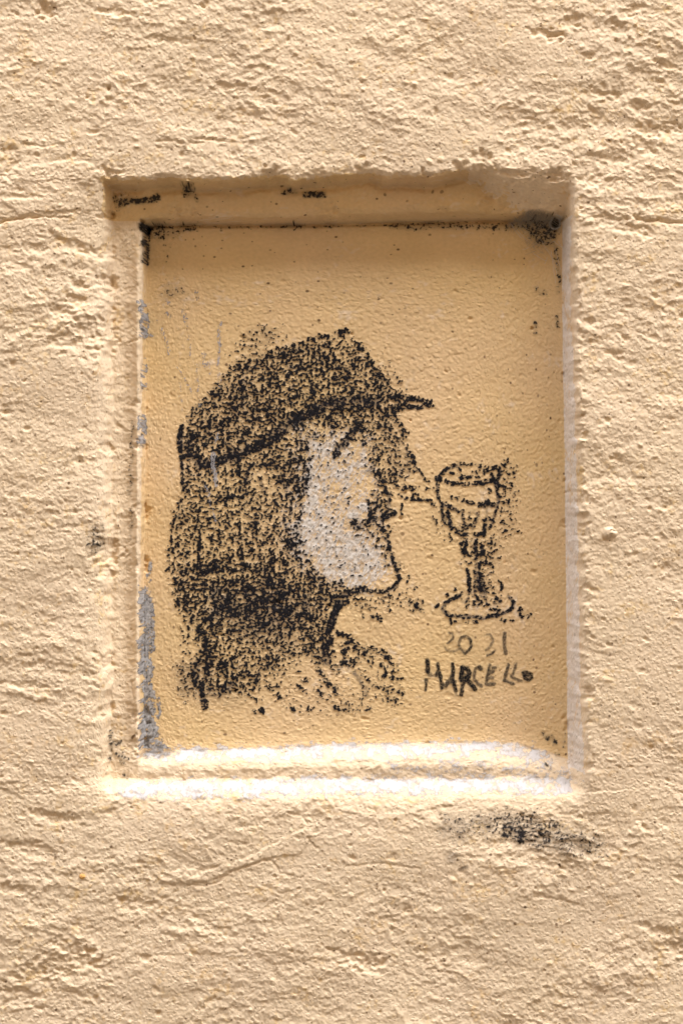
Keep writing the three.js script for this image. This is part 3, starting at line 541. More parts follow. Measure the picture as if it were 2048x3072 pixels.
  k.poly([[740, 2010], [880, 1980], [900, 2010], [800, 2080], [750, 2100]], 0.16, 24);
  for (const [x, y] of [[766, 2100], [762, 2134], [783, 2128], [787, 2132], [835, 2084], [838, 2092], [918, 2040], [898, 2060], [875, 2125], [882, 2132], [814, 2065], [834, 2060], [915, 2075]]) k.blob(x, y, 6, 0.72, { soft: 6, jig: 6 });
  k.mesh('portrait_drawing', backPanel, 'charcoal profile of a long-haired head in a peaked cap', charcoal, LIFT * 2);
}
// --- the pale chalk rubbed over cheek and jaw
const chalk = (out, L, x, y) => {
  const s = noise((x * 0.85 + y * 0.5) / 7, (x * -0.5 + y * 0.85) / 26, 85), g = grain(x, y), c = L('cover');
  const t = c > 0.003 ? grainFor(clamp(c * 1.08)) : 9;
  const a = c > 0.003 ? sstep(t - 0.95, t + 0.75, 0.75 * g + 0.6 * s + 0.45 * noise(x / 34, y / 30, 89)) : 0;
  const tone = 0.80 + 0.12 * s + 0.06 * g + 0.08 * noise(x / 4, y / 4, 86), dirt = sstep(0.25, 0.7, noise(x / 13, y / 11, 87)) * 0.4;
  out[0] = lerp(tone, 0.22, dirt); out[1] = lerp(tone * 0.965, 0.20, dirt); out[2] = lerp(tone * 0.90, 0.16, dirt); out[3] = a * 0.74;
};
{
  const k = new Ink(840, 1240, 1180, 1790, onPanel);
  k.poly([[925, 1330], [950, 1300], [990, 1300], [1015, 1345], [1070, 1335], [1090, 1380], [1085, 1420], [1065, 1440], [1092, 1480], [1082, 1530], [1050, 1560], [1030, 1620], [950, 1640], [905, 1600], [915, 1540], [925, 1480], [915, 1420]], 0.34, 34);
  k.poly([[915, 1520], [960, 1520], [1000, 1580], [1060, 1600], [1110, 1605], [1135, 1655], [1148, 1700], [1120, 1738], [1070, 1752], [1000, 1738], [945, 1695], [890, 1655], [862, 1605], [890, 1570]], 0.80, 26);
  k.poly([[900, 1300], [1090, 1320], [1110, 1560], [1150, 1690], [1080, 1770], [960, 1720], [850, 1620], [890, 1480]], 0.16, 50);
  k.line([[930, 1400], [940, 1500], [925, 1560], [950, 1620]], 34, 0.85, { soft: 18 }).line([[1010, 1425], [1080, 1390]], 26, 0.72, { soft: 14 }).line([[1060, 1540], [1092, 1520]], 24, 0.8, { soft: 12 }).line([[935, 1340], [985, 1345]], 30, 0.75, { soft: 16 });
  k.poly([[985, 1470], [1050, 1450], [1070, 1500], [1000, 1530]], 0.45, 18, { op: 'cut' }).poly([[1010, 1360], [1070, 1350], [1080, 1380], [1020, 1400]], 0.35, 14, { op: 'cut' });
  k.mesh('chalk_shading', backPanel, 'pale grey chalk rubbed over the cheek and jaw of the portrait', chalk, LIFT);
}
// --- the glass
{
  const k = new Ink(1290, 1365, 1610, 1885, onPanel);
  const g = (pts, w, d, o = {}) => k.line(pts, w, d, { soft: 4, jig: 2.5, ...o });
  g([[1322, 1424], [1330, 1412], [1345, 1402], [1368, 1396]], 10, 0.7); g([[1332, 1412], [1350, 1403], [1372, 1396]], 8, 0.55, { to: 'rub' });
  g([[1362, 1388], [1382, 1390], [1400, 1392], [1420, 1393], [1450, 1397]], 9, 0.42); g([[1370, 1403], [1380, 1408]], 8, 0.9); g([[1436, 1400], [1440, 1406]], 9, 0.6);
  k.blob(1315, 1436, 11, 0.92, { soft: 4 }).blob(1314, 1436, 9, 0.6, { to: 'rub' });
  g([[1312, 1450], [1311, 1462], [1312, 1484]], 9, 0.7); g([[1311, 1455], [1312, 1485]], 7, 0.55, { to: 'rub' }); g([[1314, 1490], [1320, 1503], [1326, 1510]], 8, 0.8);
  g([[1338, 1442], [1346, 1447], [1360, 1451]], 12, 0.75); g([[1360, 1450], [1393, 1451], [1412, 1452]], 11, 0.5); g([[1380, 1434], [1394, 1430], [1404, 1434]], 9, 0.9); g([[1352, 1418], [1356, 1420]], 8, 0.9); g([[1372, 1423], [1418, 1430], [1436, 1432]], 10, 0.22); g([[1418, 1416], [1426, 1414], [1430, 1423]], 5, 0.8);
  g([[1426, 1449], [1448, 1449], [1462, 1444], [1478, 1442]], 13, 0.78); g([[1452, 1418], [1466, 1405], [1482, 1402], [1494, 1402]], 13, 0.78); g([[1494, 1400], [1499, 1415], [1496, 1432], [1488, 1446]], 10, 0.8); g([[1498, 1412], [1495, 1436]], 8, 0.5, { to: 'rub' }); g([[1474, 1424], [1482, 1434]], 12, 0.7);
  k.blob(1486, 1446, 10, 0.97, { soft: 3 }).blob(1486, 1447, 8, 0.7, { to: 'rub' }); g([[1490, 1452], [1502, 1457], [1514, 1460]], 9, 0.92); g([[1465, 1466], [1470, 1476]], 8, 0.8);
  g([[1486, 1456], [1489, 1472], [1495, 1490], [1494, 1505], [1490, 1520], [1484, 1540], [1478, 1560], [1472, 1580]], 8, 0.45); g([[1486, 1456], [1489, 1472], [1495, 1490], [1494, 1505], [1489, 1522], [1482, 1545], [1476, 1565], [1470, 1585]], 7, 0.6, { to: 'rub' });
  g([[1371, 1494], [1378, 1498], [1390, 1502]], 12, 0.6); g([[1400, 1506], [1416, 1510]], 11, 0.65); g([[1436, 1516], [1448, 1508], [1462, 1504]], 12, 0.85); g([[1440, 1520], [1462, 1512], [1480, 1514]], 12, 0.8); g([[1455, 1516], [1478, 1516]], 11, 0.45, { to: 'rub' }); g([[1353, 1490], [1354, 1498]], 6, 0.85);
  g([[1322, 1514], [1335, 1512], [1350, 1520], [1368, 1530]], 13, 0.5); g([[1326, 1514], [1340, 1515], [1352, 1524], [1368, 1528]], 11, 0.5, { to: 'rub' });
  g([[1322, 1516], [1326, 1535], [1330, 1555]], 9, 0.8); g([[1324, 1520], [1329, 1555]], 8, 0.5, { to: 'rub' }); g([[1342, 1538], [1350, 1560], [1352, 1585]], 12, 0.8); g([[1342, 1540], [1352, 1575]], 10, 0.6, { to: 'rub' });
  g([[1372, 1534], [1386, 1534], [1388, 1552], [1392, 1568]], 9, 0.3); g([[1374, 1533], [1386, 1533], [1388, 1550], [1392, 1570]], 8, 0.42, { to: 'rub' }); g([[1410, 1540], [1408, 1560], [1416, 1572]], 8, 0.3); g([[1408, 1535], [1407, 1560]], 7, 0.3, { to: 'rub' }); g([[1420, 1535], [1435, 1545], [1428, 1565], [1416, 1586]], 8, 0.4, { to: 'rub' }); g([[1432, 1540], [1425, 1570], [1418, 1585]], 7, 0.3); g([[1459, 1525], [1460, 1555]], 7, 0.4, { to: 'rub' }); g([[1455, 1560], [1475, 1555]], 14, 0.6); g([[1455, 1578], [1450, 1595], [1470, 1580]], 14, 0.75); g([[1455, 1575], [1452, 1592]], 12, 0.4, { to: 'rub' });
  g([[1328, 1560], [1345, 1572], [1360, 1588], [1372, 1594], [1396, 1586]], 13, 0.6); g([[1385, 1576], [1412, 1574]], 10, 0.5); g([[1369, 1600], [1384, 1604], [1404, 1604]], 11, 0.6); g([[1426, 1604], [1445, 1600]], 12, 0.75); g([[1352, 1614], [1352, 1616]], 7, 0.95);
  k.poly([[1500, 1385], [1545, 1390], [1545, 1600], [1490, 1615], [1500, 1540]], 0.16, 14).poly([[1295, 1520], [1325, 1540], [1360, 1610], [1345, 1630], [1300, 1580]], 0.13, 14);
  for (const [x, y] of [[1513, 1394], [1522, 1384], [1538, 1416], [1523, 1422], [1537, 1457], [1537, 1477], [1510, 1478], [1498, 1489], [1526, 1502], [1505, 1527], [1299, 1515], [1506, 1567], [1517, 1590]]) k.blob(x, y, 5.5, 0.72, { soft: 5, jig: 6 });
  // stem
  k.poly([[1380, 1605], [1460, 1600], [1500, 1610], [1500, 1680], [1480, 1740], [1500, 1790], [1440, 1790], [1420, 1700], [1385, 1690]], 0.22, 12).poly([[1455, 1610], [1505, 1610], [1495, 1700], [1480, 1740]], 0.06, 14, { to: 'rub' });
  g([[1383, 1632], [1395, 1626], [1398, 1640], [1388, 1655], [1404, 1664]], 11, 0.85); g([[1424, 1622], [1426, 1640], [1428, 1675]], 12, 0.75); g([[1424, 1630], [1428, 1680], [1426, 1725]], 8, 0.5, { to: 'rub' }); g([[1446, 1640], [1448, 1660]], 14, 0.85); g([[1447, 1648], [1447, 1660]], 11, 0.5, { to: 'rub' }); g([[1444, 1684], [1456, 1686]], 13, 0.85); g([[1438, 1690], [1436, 1706]], 11, 0.8); g([[1466, 1645], [1462, 1665], [1456, 1675]], 8, 0.5);
  g([[1402, 1708], [1404, 1722], [1406, 1745], [1408, 1778]], 10, 0.85); g([[1403, 1712], [1406, 1745], [1408, 1780]], 8, 0.45, { to: 'rub' }); g([[1436, 1720], [1442, 1745], [1446, 1770]], 22, 0.75, { soft: 8 }); g([[1438, 1735], [1446, 1770], [1450, 1786]], 18, 0.5, { to: 'rub', soft: 7 }); g([[1424, 1732], [1424, 1775]], 10, 0.5); g([[1423, 1735], [1424, 1775]], 9, 0.35, { to: 'rub' }); g([[1466, 1750], [1462, 1765]], 7, 0.8); g([[1505, 1755], [1504, 1768]], 6, 0.8); g([[1497, 1742], [1502, 1750]], 6, 0.7);
  // foot
  const base = [[1378, 1786], [1352, 1797], [1334, 1808], [1327, 1822], [1334, 1838], [1352, 1846], [1393, 1850], [1422, 1850], [1452, 1854], [1466, 1848], [1485, 1847], [1515, 1837], [1534, 1826], [1540, 1810], [1534, 1798], [1524, 1790]];
  g(base, 9, 0.72); g(base, 9, 0.55, { to: 'rub' }); g([[1325, 1828], [1340, 1842]], 10, 0.6, { to: 'rub' }); g([[1405, 1792], [1400, 1802], [1388, 1806]], 6, 0.4, { to: 'rub' });
  g([[1306, 1820], [1314, 1815]], 8, 0.9); k.poly([[1375, 1775], [1480, 1780], [1510, 1800], [1500, 1830], [1380, 1815]], 0.17, 10); g([[1432, 1795], [1445, 1808]], 9, 0.8); g([[1454, 1802], [1464, 1814]], 9, 0.7); g([[1414, 1798], [1424, 1816]], 5, 0.7); g([[1400, 1818], [1400, 1820]], 9, 0.9); g([[1486, 1794], [1500, 1800]], 9, 0.7); g([[1468, 1826], [1490, 1830], [1505, 1832]], 9, 0.6); g([[1340, 1782], [1342, 1784]], 8, 0.95); g([[1365, 1766], [1366, 1768]], 8, 0.95); g([[1384, 1776], [1386, 1780]], 8, 0.9);
  g([[1559, 1820], [1558, 1846], [1568, 1850]], 7, 0.85); g([[1553, 1832], [1566, 1830]], 6, 0.6); g([[1580, 1848], [1590, 1842]], 8, 0.85); g([[1504, 1860], [1514, 1861]], 9, 0.9); g([[1532, 1862], [1537, 1860]], 8, 0.9); g([[1350, 1860], [1352, 1870]], 7, 0.8); g([[1364, 1863], [1364, 1865]], 7, 0.9); g([[1398, 1864], [1430, 1868]], 7, 0.35);
  k.mesh('glass_drawing', backPanel, 'charcoal drawing of a stemmed drinking glass', charcoal, LIFT * 2);
}
// --- the date and the signature
const graphite = (out, L, x, y) => {
  const s = 0.78 + 0.35 * noise(x / 4.5, y / 6, 88) + 0.30 * grain(x, y), a = clamp(L('cover') * 1.15 * s), tone = lerp(0.06, 0.012, clamp(L('cover') * 1.1));
  out[0] = tone * 1.08; out[1] = tone; out[2] = tone * 1.02; out[3] = a;
};
{
  const k = new Ink(1325, 1885, 1540, 1975, onPanel);
  const g = (pts, w, d) => k.line(pts, w, d, { soft: 3, jig: 1.5 });
  g([[1346, 1898], [1355, 1900], [1359, 1908], [1356, 1918], [1348, 1924], [1341, 1930]], 5, 0.62); g([[1334, 1944], [1341, 1951], [1350, 1953], [1362, 1953], [1374, 1947]], 5, 0.45);
  g([[1392, 1910], [1382, 1913], [1376, 1925], [1377, 1938], [1384, 1950], [1394, 1960]], 7, 0.62); g([[1390, 1908], [1403, 1911], [1411, 1920], [1412, 1936], [1406, 1950], [1395, 1960]], 7, 0.8);
  g([[1460, 1904], [1468, 1903], [1475, 1911], [1478, 1921], [1472, 1934], [1464, 1944], [1456, 1950]], 6, 0.5); g([[1460, 1966], [1472, 1962], [1484, 1952]], 5, 0.75);
  g([[1513, 1900], [1511, 1920], [1513, 1940], [1516, 1960]], 10, 0.62);
  k.mesh('date_writing', backPanel, 'faint pencilled date 20 21 under the drawn glass', graphite, LIFT * 2);
}
{
  const k = new Ink(1262, 1965, 1612, 2098, onPanel);
  const g = (pts, w, d) => k.line(pts, w, d, { soft: 3, jig: 2.5 });
  g([[1281, 1980], [1282, 2000], [1283, 2016]], 11, 0.97); g([[1283, 2016], [1288, 2026]], 11, 0.5); g([[1278, 2038], [1277, 2056], [1276, 2068]], 7, 0.9);
  g([[1312, 1992], [1315, 2006], [1308, 2026]], 9, 0.9); g([[1284, 2012], [1298, 2026], [1308, 2024]], 6, 0.45); g([[1318, 2018], [1321, 2036], [1325, 2064]], 9, 0.9);
  g([[1356, 1990], [1359, 2010], [1358, 2036], [1362, 2056], [1366, 2072]], 9, 0.92); g([[1357, 2024], [1346, 2042], [1336, 2058], [1328, 2050]], 9, 0.78); g([[1340, 2046], [1364, 2044]], 8, 0.75); g([[1366, 2074], [1368, 2086]], 6, 0.45);
  g([[1386, 2004], [1383, 2024], [1384, 2040]], 13, 0.98); g([[1388, 2002], [1400, 2006], [1408, 2018], [1404, 2032], [1390, 2038]], 12, 0.97); g([[1394, 2024], [1400, 2026]], 10, 0.7); g([[1396, 2036], [1410, 2050], [1424, 2066]], 13, 0.93); g([[1390, 2046], [1386, 2066], [1382, 2086]], 10, 0.88);
  g([[1443, 2008], [1438, 2000], [1428, 2004], [1421, 2020], [1422, 2036], [1430, 2050], [1444, 2058]], 8, 0.66); g([[1434, 2002], [1442, 2006]], 10, 0.85);
  g([[1467, 1994], [1465, 2014], [1459, 2034], [1458, 2052], [1480, 2052]], 9, 0.68); g([[1462, 2018], [1478, 2014]], 8, 0.7); g([[1460, 2034], [1478, 2034]], 8, 0.6); g([[1478, 2004], [1486, 2002]], 8, 0.62);
  g([[1524, 1994], [1518, 2018], [1510, 2040], [1524, 2046], [1537, 2051]], 9, 0.72); g([[1547, 1992], [1541, 2014], [1534, 2030], [1546, 2038], [1562, 2042]], 8, 0.62);
  g([[1566, 2018], [1580, 2016], [1592, 2022], [1594, 2034], [1584, 2040], [1574, 2034], [1568, 2022], [1584, 2026]], 8, 0.88);
  k.mesh('signature_writing', backPanel, 'dark pencilled signature in block capitals under the date', graphite, LIFT * 2);
}
// --- charcoal tried out on the wall under the sill
const smudge = (out, L, x, y) => {
  const vein = 1 - 2.4 * Math.abs(noise(x / 15 + 0.6 * noise(x / 9, y / 9, 120), y / 13, 121)), g = 0.55 * vein + 0.5 * noise(x / 6, y / 6, 122) + 0.3 * noise(x / 22, y / 18, 123) - 0.25;
  const cov = L('cover'), black = cov > 0.01 ? sstep(0.38 - cov * 1.1, 0.78 - cov * 1.1, g) : 0, rub = clamp((L('rub') + cov * 0.18) * (0.65 + 0.6 * noise(x / 6, y / 5, 124)));
  const a = 1 - (1 - black * 0.9) * (1 - rub), tone = lerp(0.10, 0.016, black * 0.95 / Math.max(1e-3, a));
  out[0] = tone; out[1] = tone * 0.96; out[2] = tone * 1.12; out[3] = a;
};
{
  const k = new Ink(1290, 2390, 1850, 2620, p => p);
  k.poly([[1450, 2452], [1520, 2438], [1610, 2436], [1680, 2470], [1690, 2520], [1620, 2545], [1540, 2525], [1470, 2500]], 0.42, 18).poly([[1520, 2460], [1640, 2470], [1650, 2515], [1560, 2515]], 0.58, 26);
  k.poly([[1660, 2500], [1760, 2500], [1815, 2520], [1815, 2560], [1720, 2568], [1650, 2545]], 0.30, 18).poly([[1320, 2452], [1450, 2448], [1470, 2500], [1400, 2520], [1320, 2510]], 0.22, 24);
  k.poly([[1380, 2450], [1480, 2446], [1470, 2486], [1390, 2484]], 0.34, 20, { to: 'rub' }).poly([[1310, 2450], [1400, 2450], [1400, 2520], [1320, 2515]], 0.20, 24, { to: 'rub' }).poly([[1480, 2440], [1700, 2470], [1810, 2530], [1700, 2570], [1560, 2545]], 0.22, 24, { to: 'rub' }).blob(1357, 2570, 16, 0.30, { to: 'rub', soft: 12 }).line([[1380, 2606], [1400, 2598]], 6, 0.5, { to: 'rub' }).poly([[1370, 2392], [1410, 2400], [1400, 2430], [1365, 2425]], 0.10, 12, { to: 'rub' });
  k.line([[1590, 2460], [1600, 2445], [1603, 2438]], 5, 0.8, { soft: 3 }).line([[1548, 2445], [1560, 2438], [1562, 2450]], 4, 0.6, { soft: 3 }).line([[1512, 2480], [1514, 2510]], 14, 0.75, { soft: 8 }).line([[1550, 2500], [1565, 2490], [1560, 2520]], 18, 0.8, { soft: 8 });
  k.mesh('charcoal_smudge', outerFace, 'smudge of black charcoal scribbled on the wall under the sill', smudge, LIFT * 2);
}
// --- soot, mould and dirt in corners and joints
const mould = (out, L, x, y) => {
  const c = L('cover'), g = 0.6 * noise(x / 12, y / 11, 90) + 0.5 * noise(x / 5.5, y / 5.5, 91) + 0.25 * noise(x / 28, y / 28, 92);
  const a = c > 0.01 ? sstep(0.42 - c * 1.15, 0.95 - c * 1.15, g) : 0;
  const tone = 0.034 + 0.016 * noise(x / 6, y / 6, 93) + 0.05 * sstep(0.3, 0.8, noise(x / 9, y / 9, 94));
  out[0] = tone * 1.2; out[1] = tone; out[2] = tone * 0.8; out[3] = Math.max(a * 0.92, Math.min(0.16, c * 0.3));
};
{
  const k = new Ink(400, 640, 1730, 1020, onPanel);
  k.poly([[430, 676], [470, 674], [600, 672], [590, 690], [540, 705], [500, 725], [470, 730], [452, 700]], 0.42, 12).line([[442, 706], [442, 740], [440, 790]], 16, 0.62, { soft: 7 }).line([[470, 700], [540, 692], [590, 680]], 14, 0.5, { soft: 10 }).blob(440, 692, 16, 0.9, { soft: 6 });
  k.line([[600, 684], [800, 683], [1000, 680], [1200, 676], [1600, 670]], 5, 0.36, { soft: 4 }).line([[1180, 678], [1250, 680], [1340, 675], [1400, 676]], 15, 0.45, { soft: 10 }).line([[1280, 677], [1395, 677]], 18, 0.5, { soft: 10 }).line([[1420, 678], [1480, 682], [1560, 678]], 14, 0.42, { soft: 8 }).line([[860, 678], [910, 680]], 14, 0.34, { soft: 8 });
  k.poly([[1568, 660], [1650, 656], [1680, 690], [1662, 735], [1620, 738], [1590, 715]], 0.62, 16).poly([[1590, 664], [1645, 664], [1650, 700], [1610, 715]], 0.85, 12).blob(1662, 674, 17, 0.95, { soft: 5 });
  k.line([[1666, 740], [1668, 780], [1676, 830], [1674, 880]], 9, 0.42, { soft: 8 }).line([[1674, 820], [1678, 850]], 10, 0.6, { soft: 4 }).line([[1668, 955], [1670, 980]], 10, 0.55, { soft: 6 }).line([[1610, 870], [1632, 880]], 16, 0.3, { soft: 8 }).line([[1605, 975], [1606, 1000]], 6, 0.36, { soft: 6 }).blob(1605, 968, 5, 0.9, { soft: 2 });
  k.poly([[490, 720], [520, 740], [515, 790], [495, 800]], 0.20, 14).line([[506, 860], [500, 890], [540, 870]], 20, 0.26, { soft: 10 });
  k.mesh('mould_stain', backPanel, 'black mould in the upper corners of the niche', mould, LIFT * 3);
}
for (const [x0, x1, f, label] of [
  [322, 500, k => k.poly([[336, 576], [372, 580], [390, 600], [375, 615], [352, 634], [342, 610]], 0.50, 10).line([[376, 600], [390, 596], [420, 598], [450, 596], [470, 584]], 18, 0.8, { soft: 6 }), 'black soot in the left end of the upper moulding'],
  [520, 610, k => k.poly([[536, 558], [576, 556], [582, 574], [548, 580]], 0.6, 8).line([[576, 572], [590, 594]], 10, 0.45, { soft: 6 })],
  [840, 900, k => k.line([[850, 572], [870, 566], [884, 570]], 14, 0.62, { soft: 6 })],
  [905, 985, k => k.line([[914, 578], [935, 576], [970, 578]], 17, 0.72, { soft: 6 })]]) {
  const k = new Ink(x0, 540, x1, 655, p => recede(p, DEPTH_FRAME * 0.6)); f(k);
  k.mesh('soot_stain', topMoulding, label, mould, LIFT * 3);
}
for (const [y0, y1, pts, w, d] of [[1250, 1500, [[400, 1270], [396, 1320], [400, 1370], [390, 1410], [396, 1440], [386, 1480]], 7, 0.44], [1515, 1640, [[392, 1530], [394, 1560], [390, 1620]], 9, 0.38]]) {
  const k = new Ink(372, y0, 416, y1, p => recede(p, DEPTH_FRAME)); k.line(pts, w, d, { soft: 7 });
  k.mesh('soot_streak', sideStrip, undefined, mould, LIFT * 3).userData.kind = 'stuff';
}
{
  const k = new Ink(250, 1550, 316, 1690, p => p);
  k.poly([[270, 1575], [306, 1570], [302, 1640], [270, 1668], [262, 1620]], 0.5, 16);
  k.mesh('soot_smear', outerFace, undefined, mould, LIFT * 3).userData.kind = 'stuff';
}
{
  const k = new Ink(312, 2190, 402, 2340, p => recede(p, DEPTH_FRAME));
  k.line([[334, 2185], [332, 2220], [336, 2250], [330, 2275]], 8, 0.5, { soft: 6 }).line([[338, 2230], [360, 2226]], 10, 0.6, { soft: 5 }).line([[350, 2262], [366, 2270], [386, 2276]], 10, 0.55, { soft: 5 }).line([[366, 2255], [368, 2290]], 12, 0.5, { soft: 6 }).line([[372, 2320], [382, 2338]], 7, 0.4, { soft: 5 });
  k.mesh('soot_crust', sideStrip, undefined, mould, LIFT * 3).userData.kind = 'stuff';
}
{
  const k = new Ink(1590, 2185, 1745, 2310, onPanel);
  k.line([[1627, 2196], [1630, 2206]], 8, 0.6, { soft: 5 }).line([[1640, 2214], [1652, 2212], [1662, 2226]], 13, 0.62, { soft: 6 }).line([[1695, 2190], [1692, 2215], [1688, 2240]], 5, 0.35, { soft: 4 }).line([[1625, 2286], [1640, 2292]], 8, 0.45, { soft: 5 }).line([[1664, 2262], [1678, 2260]], 6, 0.5, { soft: 4 });
  k.mesh('soot_fleck', backPanel, undefined, mould, LIFT * 3).userData.kind = 'stuff';
}
// --- bare grey cement where the paint has gone, and grey scratches
const cement = (out, L, x, y) => {
  const c = L('cover'), g = 0.55 * noise(x / 13, y / 17, 95) + 0.4 * noise(x / 6, y / 7, 96);
  const a = c > 0.01 ? sstep(0.36 - c * 1.2, 0.70 - c * 1.2, g) : 0;
  const tone = 0.36 + 0.16 * noise(x / 5, y / 8, 97) + 0.12 * noise(x / 22, y / 30, 98), d = sstep(0.12, 0.7, noise(x / 7, y / 7, 99)) * 0.85;
  out[0] = lerp(tone, 0.06, d); out[1] = lerp(tone * 0.97, 0.058, d); out[2] = lerp(tone * 0.95, 0.056, d); out[3] = a * 0.9;
};
{
  const k = new Ink(412, 880, 600, 2290, onPanel);
  k.poly([[426, 1757], [446, 1760], [460, 1800], [464, 1850], [462, 1950], [464, 2050], [472, 2110], [468, 2150], [484, 2200], [496, 2236], [545, 2256], [500, 2268], [426, 2268]], 0.72, 8, { jig: 9 });
  k.poly([[450, 1950], [472, 1960], [476, 2120], [456, 2110]], 0.4, 10, { op: 'cut' }).poly([[470, 2080], [486, 2100], [490, 2150], [476, 2150]], 0.5, 8);
  k.mesh('cement_patch', backPanel, 'bare grey cement showing along the edge of the niche back', cement, LIFT);
}
for (const [b, pts, w, d] of [[[415, 895, 465, 1030], [[430, 915], [440, 960], [434, 1012], [446, 1005]], 18, 0.55], [[415, 1240, 460, 1350], [[432, 1255], [434, 1300], [428, 1338]], 16, 0.55], [[415, 1075, 460, 1190], [[440, 1085], [434, 1130], [430, 1180]], 10, 0.42], [[430, 1675, 470, 1750], [[452, 1688], [446, 1740]], 10, 0.5]]) {
  const k = new Ink(...b, onPanel); k.line(pts, w, d, { soft: 7 }); k.mesh('cement_flake', backPanel, undefined, cement, LIFT).userData.kind = 'stuff';
}
const scratchTone = (out, L, x, y) => {
  const c = L('cover'), s = noise(x / 5, y / 16, 100) * 0.5 + noise(x / 4, y / 5, 101) * 0.35;
  const dark = sstep(0.3, 0.7, noise(x / 8, y / 10, 102)) * 0.8;
  out[0] = lerp(0.40, 0.07, dark); out[1] = lerp(0.39, 0.07, dark); out[2] = lerp(0.40, 0.075, dark); out[3] = clamp(sstep(0.35 - c, 0.85 - c, s) * 0.85) * (c > 0.01 ? 1 : 0);
};
{
  const k = new Ink(470, 840, 690, 1640, onPanel);
  const g = (pts, w, d) => k.line(pts, w, d, { soft: 4, jig: 3 });
  g([[664, 968], [656, 1000], [660, 1040], [655, 1095]], 9, 0.62); g([[656, 1100], [660, 1160], [672, 1165]], 8, 0.4); g([[640, 1360], [638, 1395], [646, 1425], [648, 1455]], 12, 0.75); g([[652, 1300], [648, 1330]], 10, 0.5); g([[616, 1455], [625, 1480], [632, 1520]], 8, 0.5); g([[640, 1530], [648, 1580]], 8, 0.42);
  g([[484, 990], [500, 1020], [508, 1060]], 10, 0.45); g([[530, 1100], [545, 1120], [562, 1150], [574, 1178]], 6, 0.5); g([[540, 1140], [548, 1250], [555, 1270]], 6, 0.34); g([[550, 935], [560, 960], [562, 975]], 12, 0.5); g([[594, 1095], [593, 1140], [594, 1185], [600, 1215]], 9, 0.42); g([[590, 870], [592, 895]], 12, 0.4); g([[565, 1010], [575, 1080]], 10, 0.3); g([[612, 1060], [618, 1100]], 16, 0.42); g([[504, 862], [502, 895], [506, 910]], 14, 0.42); g([[504, 940], [506, 952]], 12, 0.48); g([[460, 955], [470, 962]], 12, 0.45); g([[528, 860], [535, 868]], 12, 0.45); g([[625, 1080], [632, 1125]], 8, 0.4);
  k.mesh('grey_scratches', backPanel, 'thin grey drips and scratches above the cap of the portrait', scratchTone, LIFT * 3).userData.kind = 'stuff';
}
// --- white on the sill: lime bloom, and ledge glare painted into its colour
const lime = (out, L, x, y) => {
  const c = L('cover'), g = 0.5 * noise(x / 40, y / 22, 103) + 0.4 * noise(x / 12, y / 9, 104) + 0.2 * noise(x / 5, y / 5, 105);
  const a = c > 0.01 ? sstep(0.15 - c, 0.95 - c, g) : 0, d = sstep(0.25, 0.75, noise(x / 26, y / 12, 106) * 0.6 + noise(x / 7, y / 7, 107) * 0.5) * 0.6;
  out[0] = lerp(0.60, 0.34, d); out[1] = lerp(0.58, 0.34, d); out[2] = lerp(0.57, 0.36, d); out[3] = a * 0.9;
};
{
  const k = new Ink(360, 2225, 1790, 2420, p => recede(p, DEPTH_FRAME * 0.8));
  k.line([[430, 2272], [800, 2268], [1024, 2258], [1500, 2252], [1650, 2290]], 26, 0.72, { soft: 18, jig: 10 }).line([[390, 2366], [700, 2362], [1024, 2354], [1700, 2352]], 34, 0.72, { soft: 20, jig: 10 });
  k.poly([[1172, 2262], [1560, 2250], [1700, 2300], [1740, 2350], [1400, 2370], [1175, 2350]], 0.28, 26, { jig: 26 }).poly([[480, 2362], [820, 2352], [830, 2395], [500, 2392]], 0.42, 18);
  k.mesh('lime_and_glare', sill, 'whitish lime bloom and painted glare along the sill', lime, LIFT);
}
// --- a stray orange pebble caught in the render
{
  const g = new THREE.IcosahedronGeometry(0.0026, 2), p = g.attributes.position;
  for (let i = 0; i < p.count; i++) { const n = 1 + 0.18 * noise(p.getX(i) * 900, p.getY(i) * 900 + p.getZ(i) * 500, 111); p.setXYZ(i, p.getX(i) * n * 1.1, p.getY(i) * n * 0.85, p.getZ(i) * n * 0.6); }
  g.computeVertexNormals();
  g.translate((248 - 1024) * S, EYE + (1536 - 2629) * S, relief(248, 2629) * 0.001 + 0.0006);
  part('pebble', g, new THREE.MeshStandardMaterial({ color: new THREE.Color(0.62, 0.34, 0.10), roughness: 0.8 }), wall, 'tiny orange pebble stuck in the plaster under the niche');
}

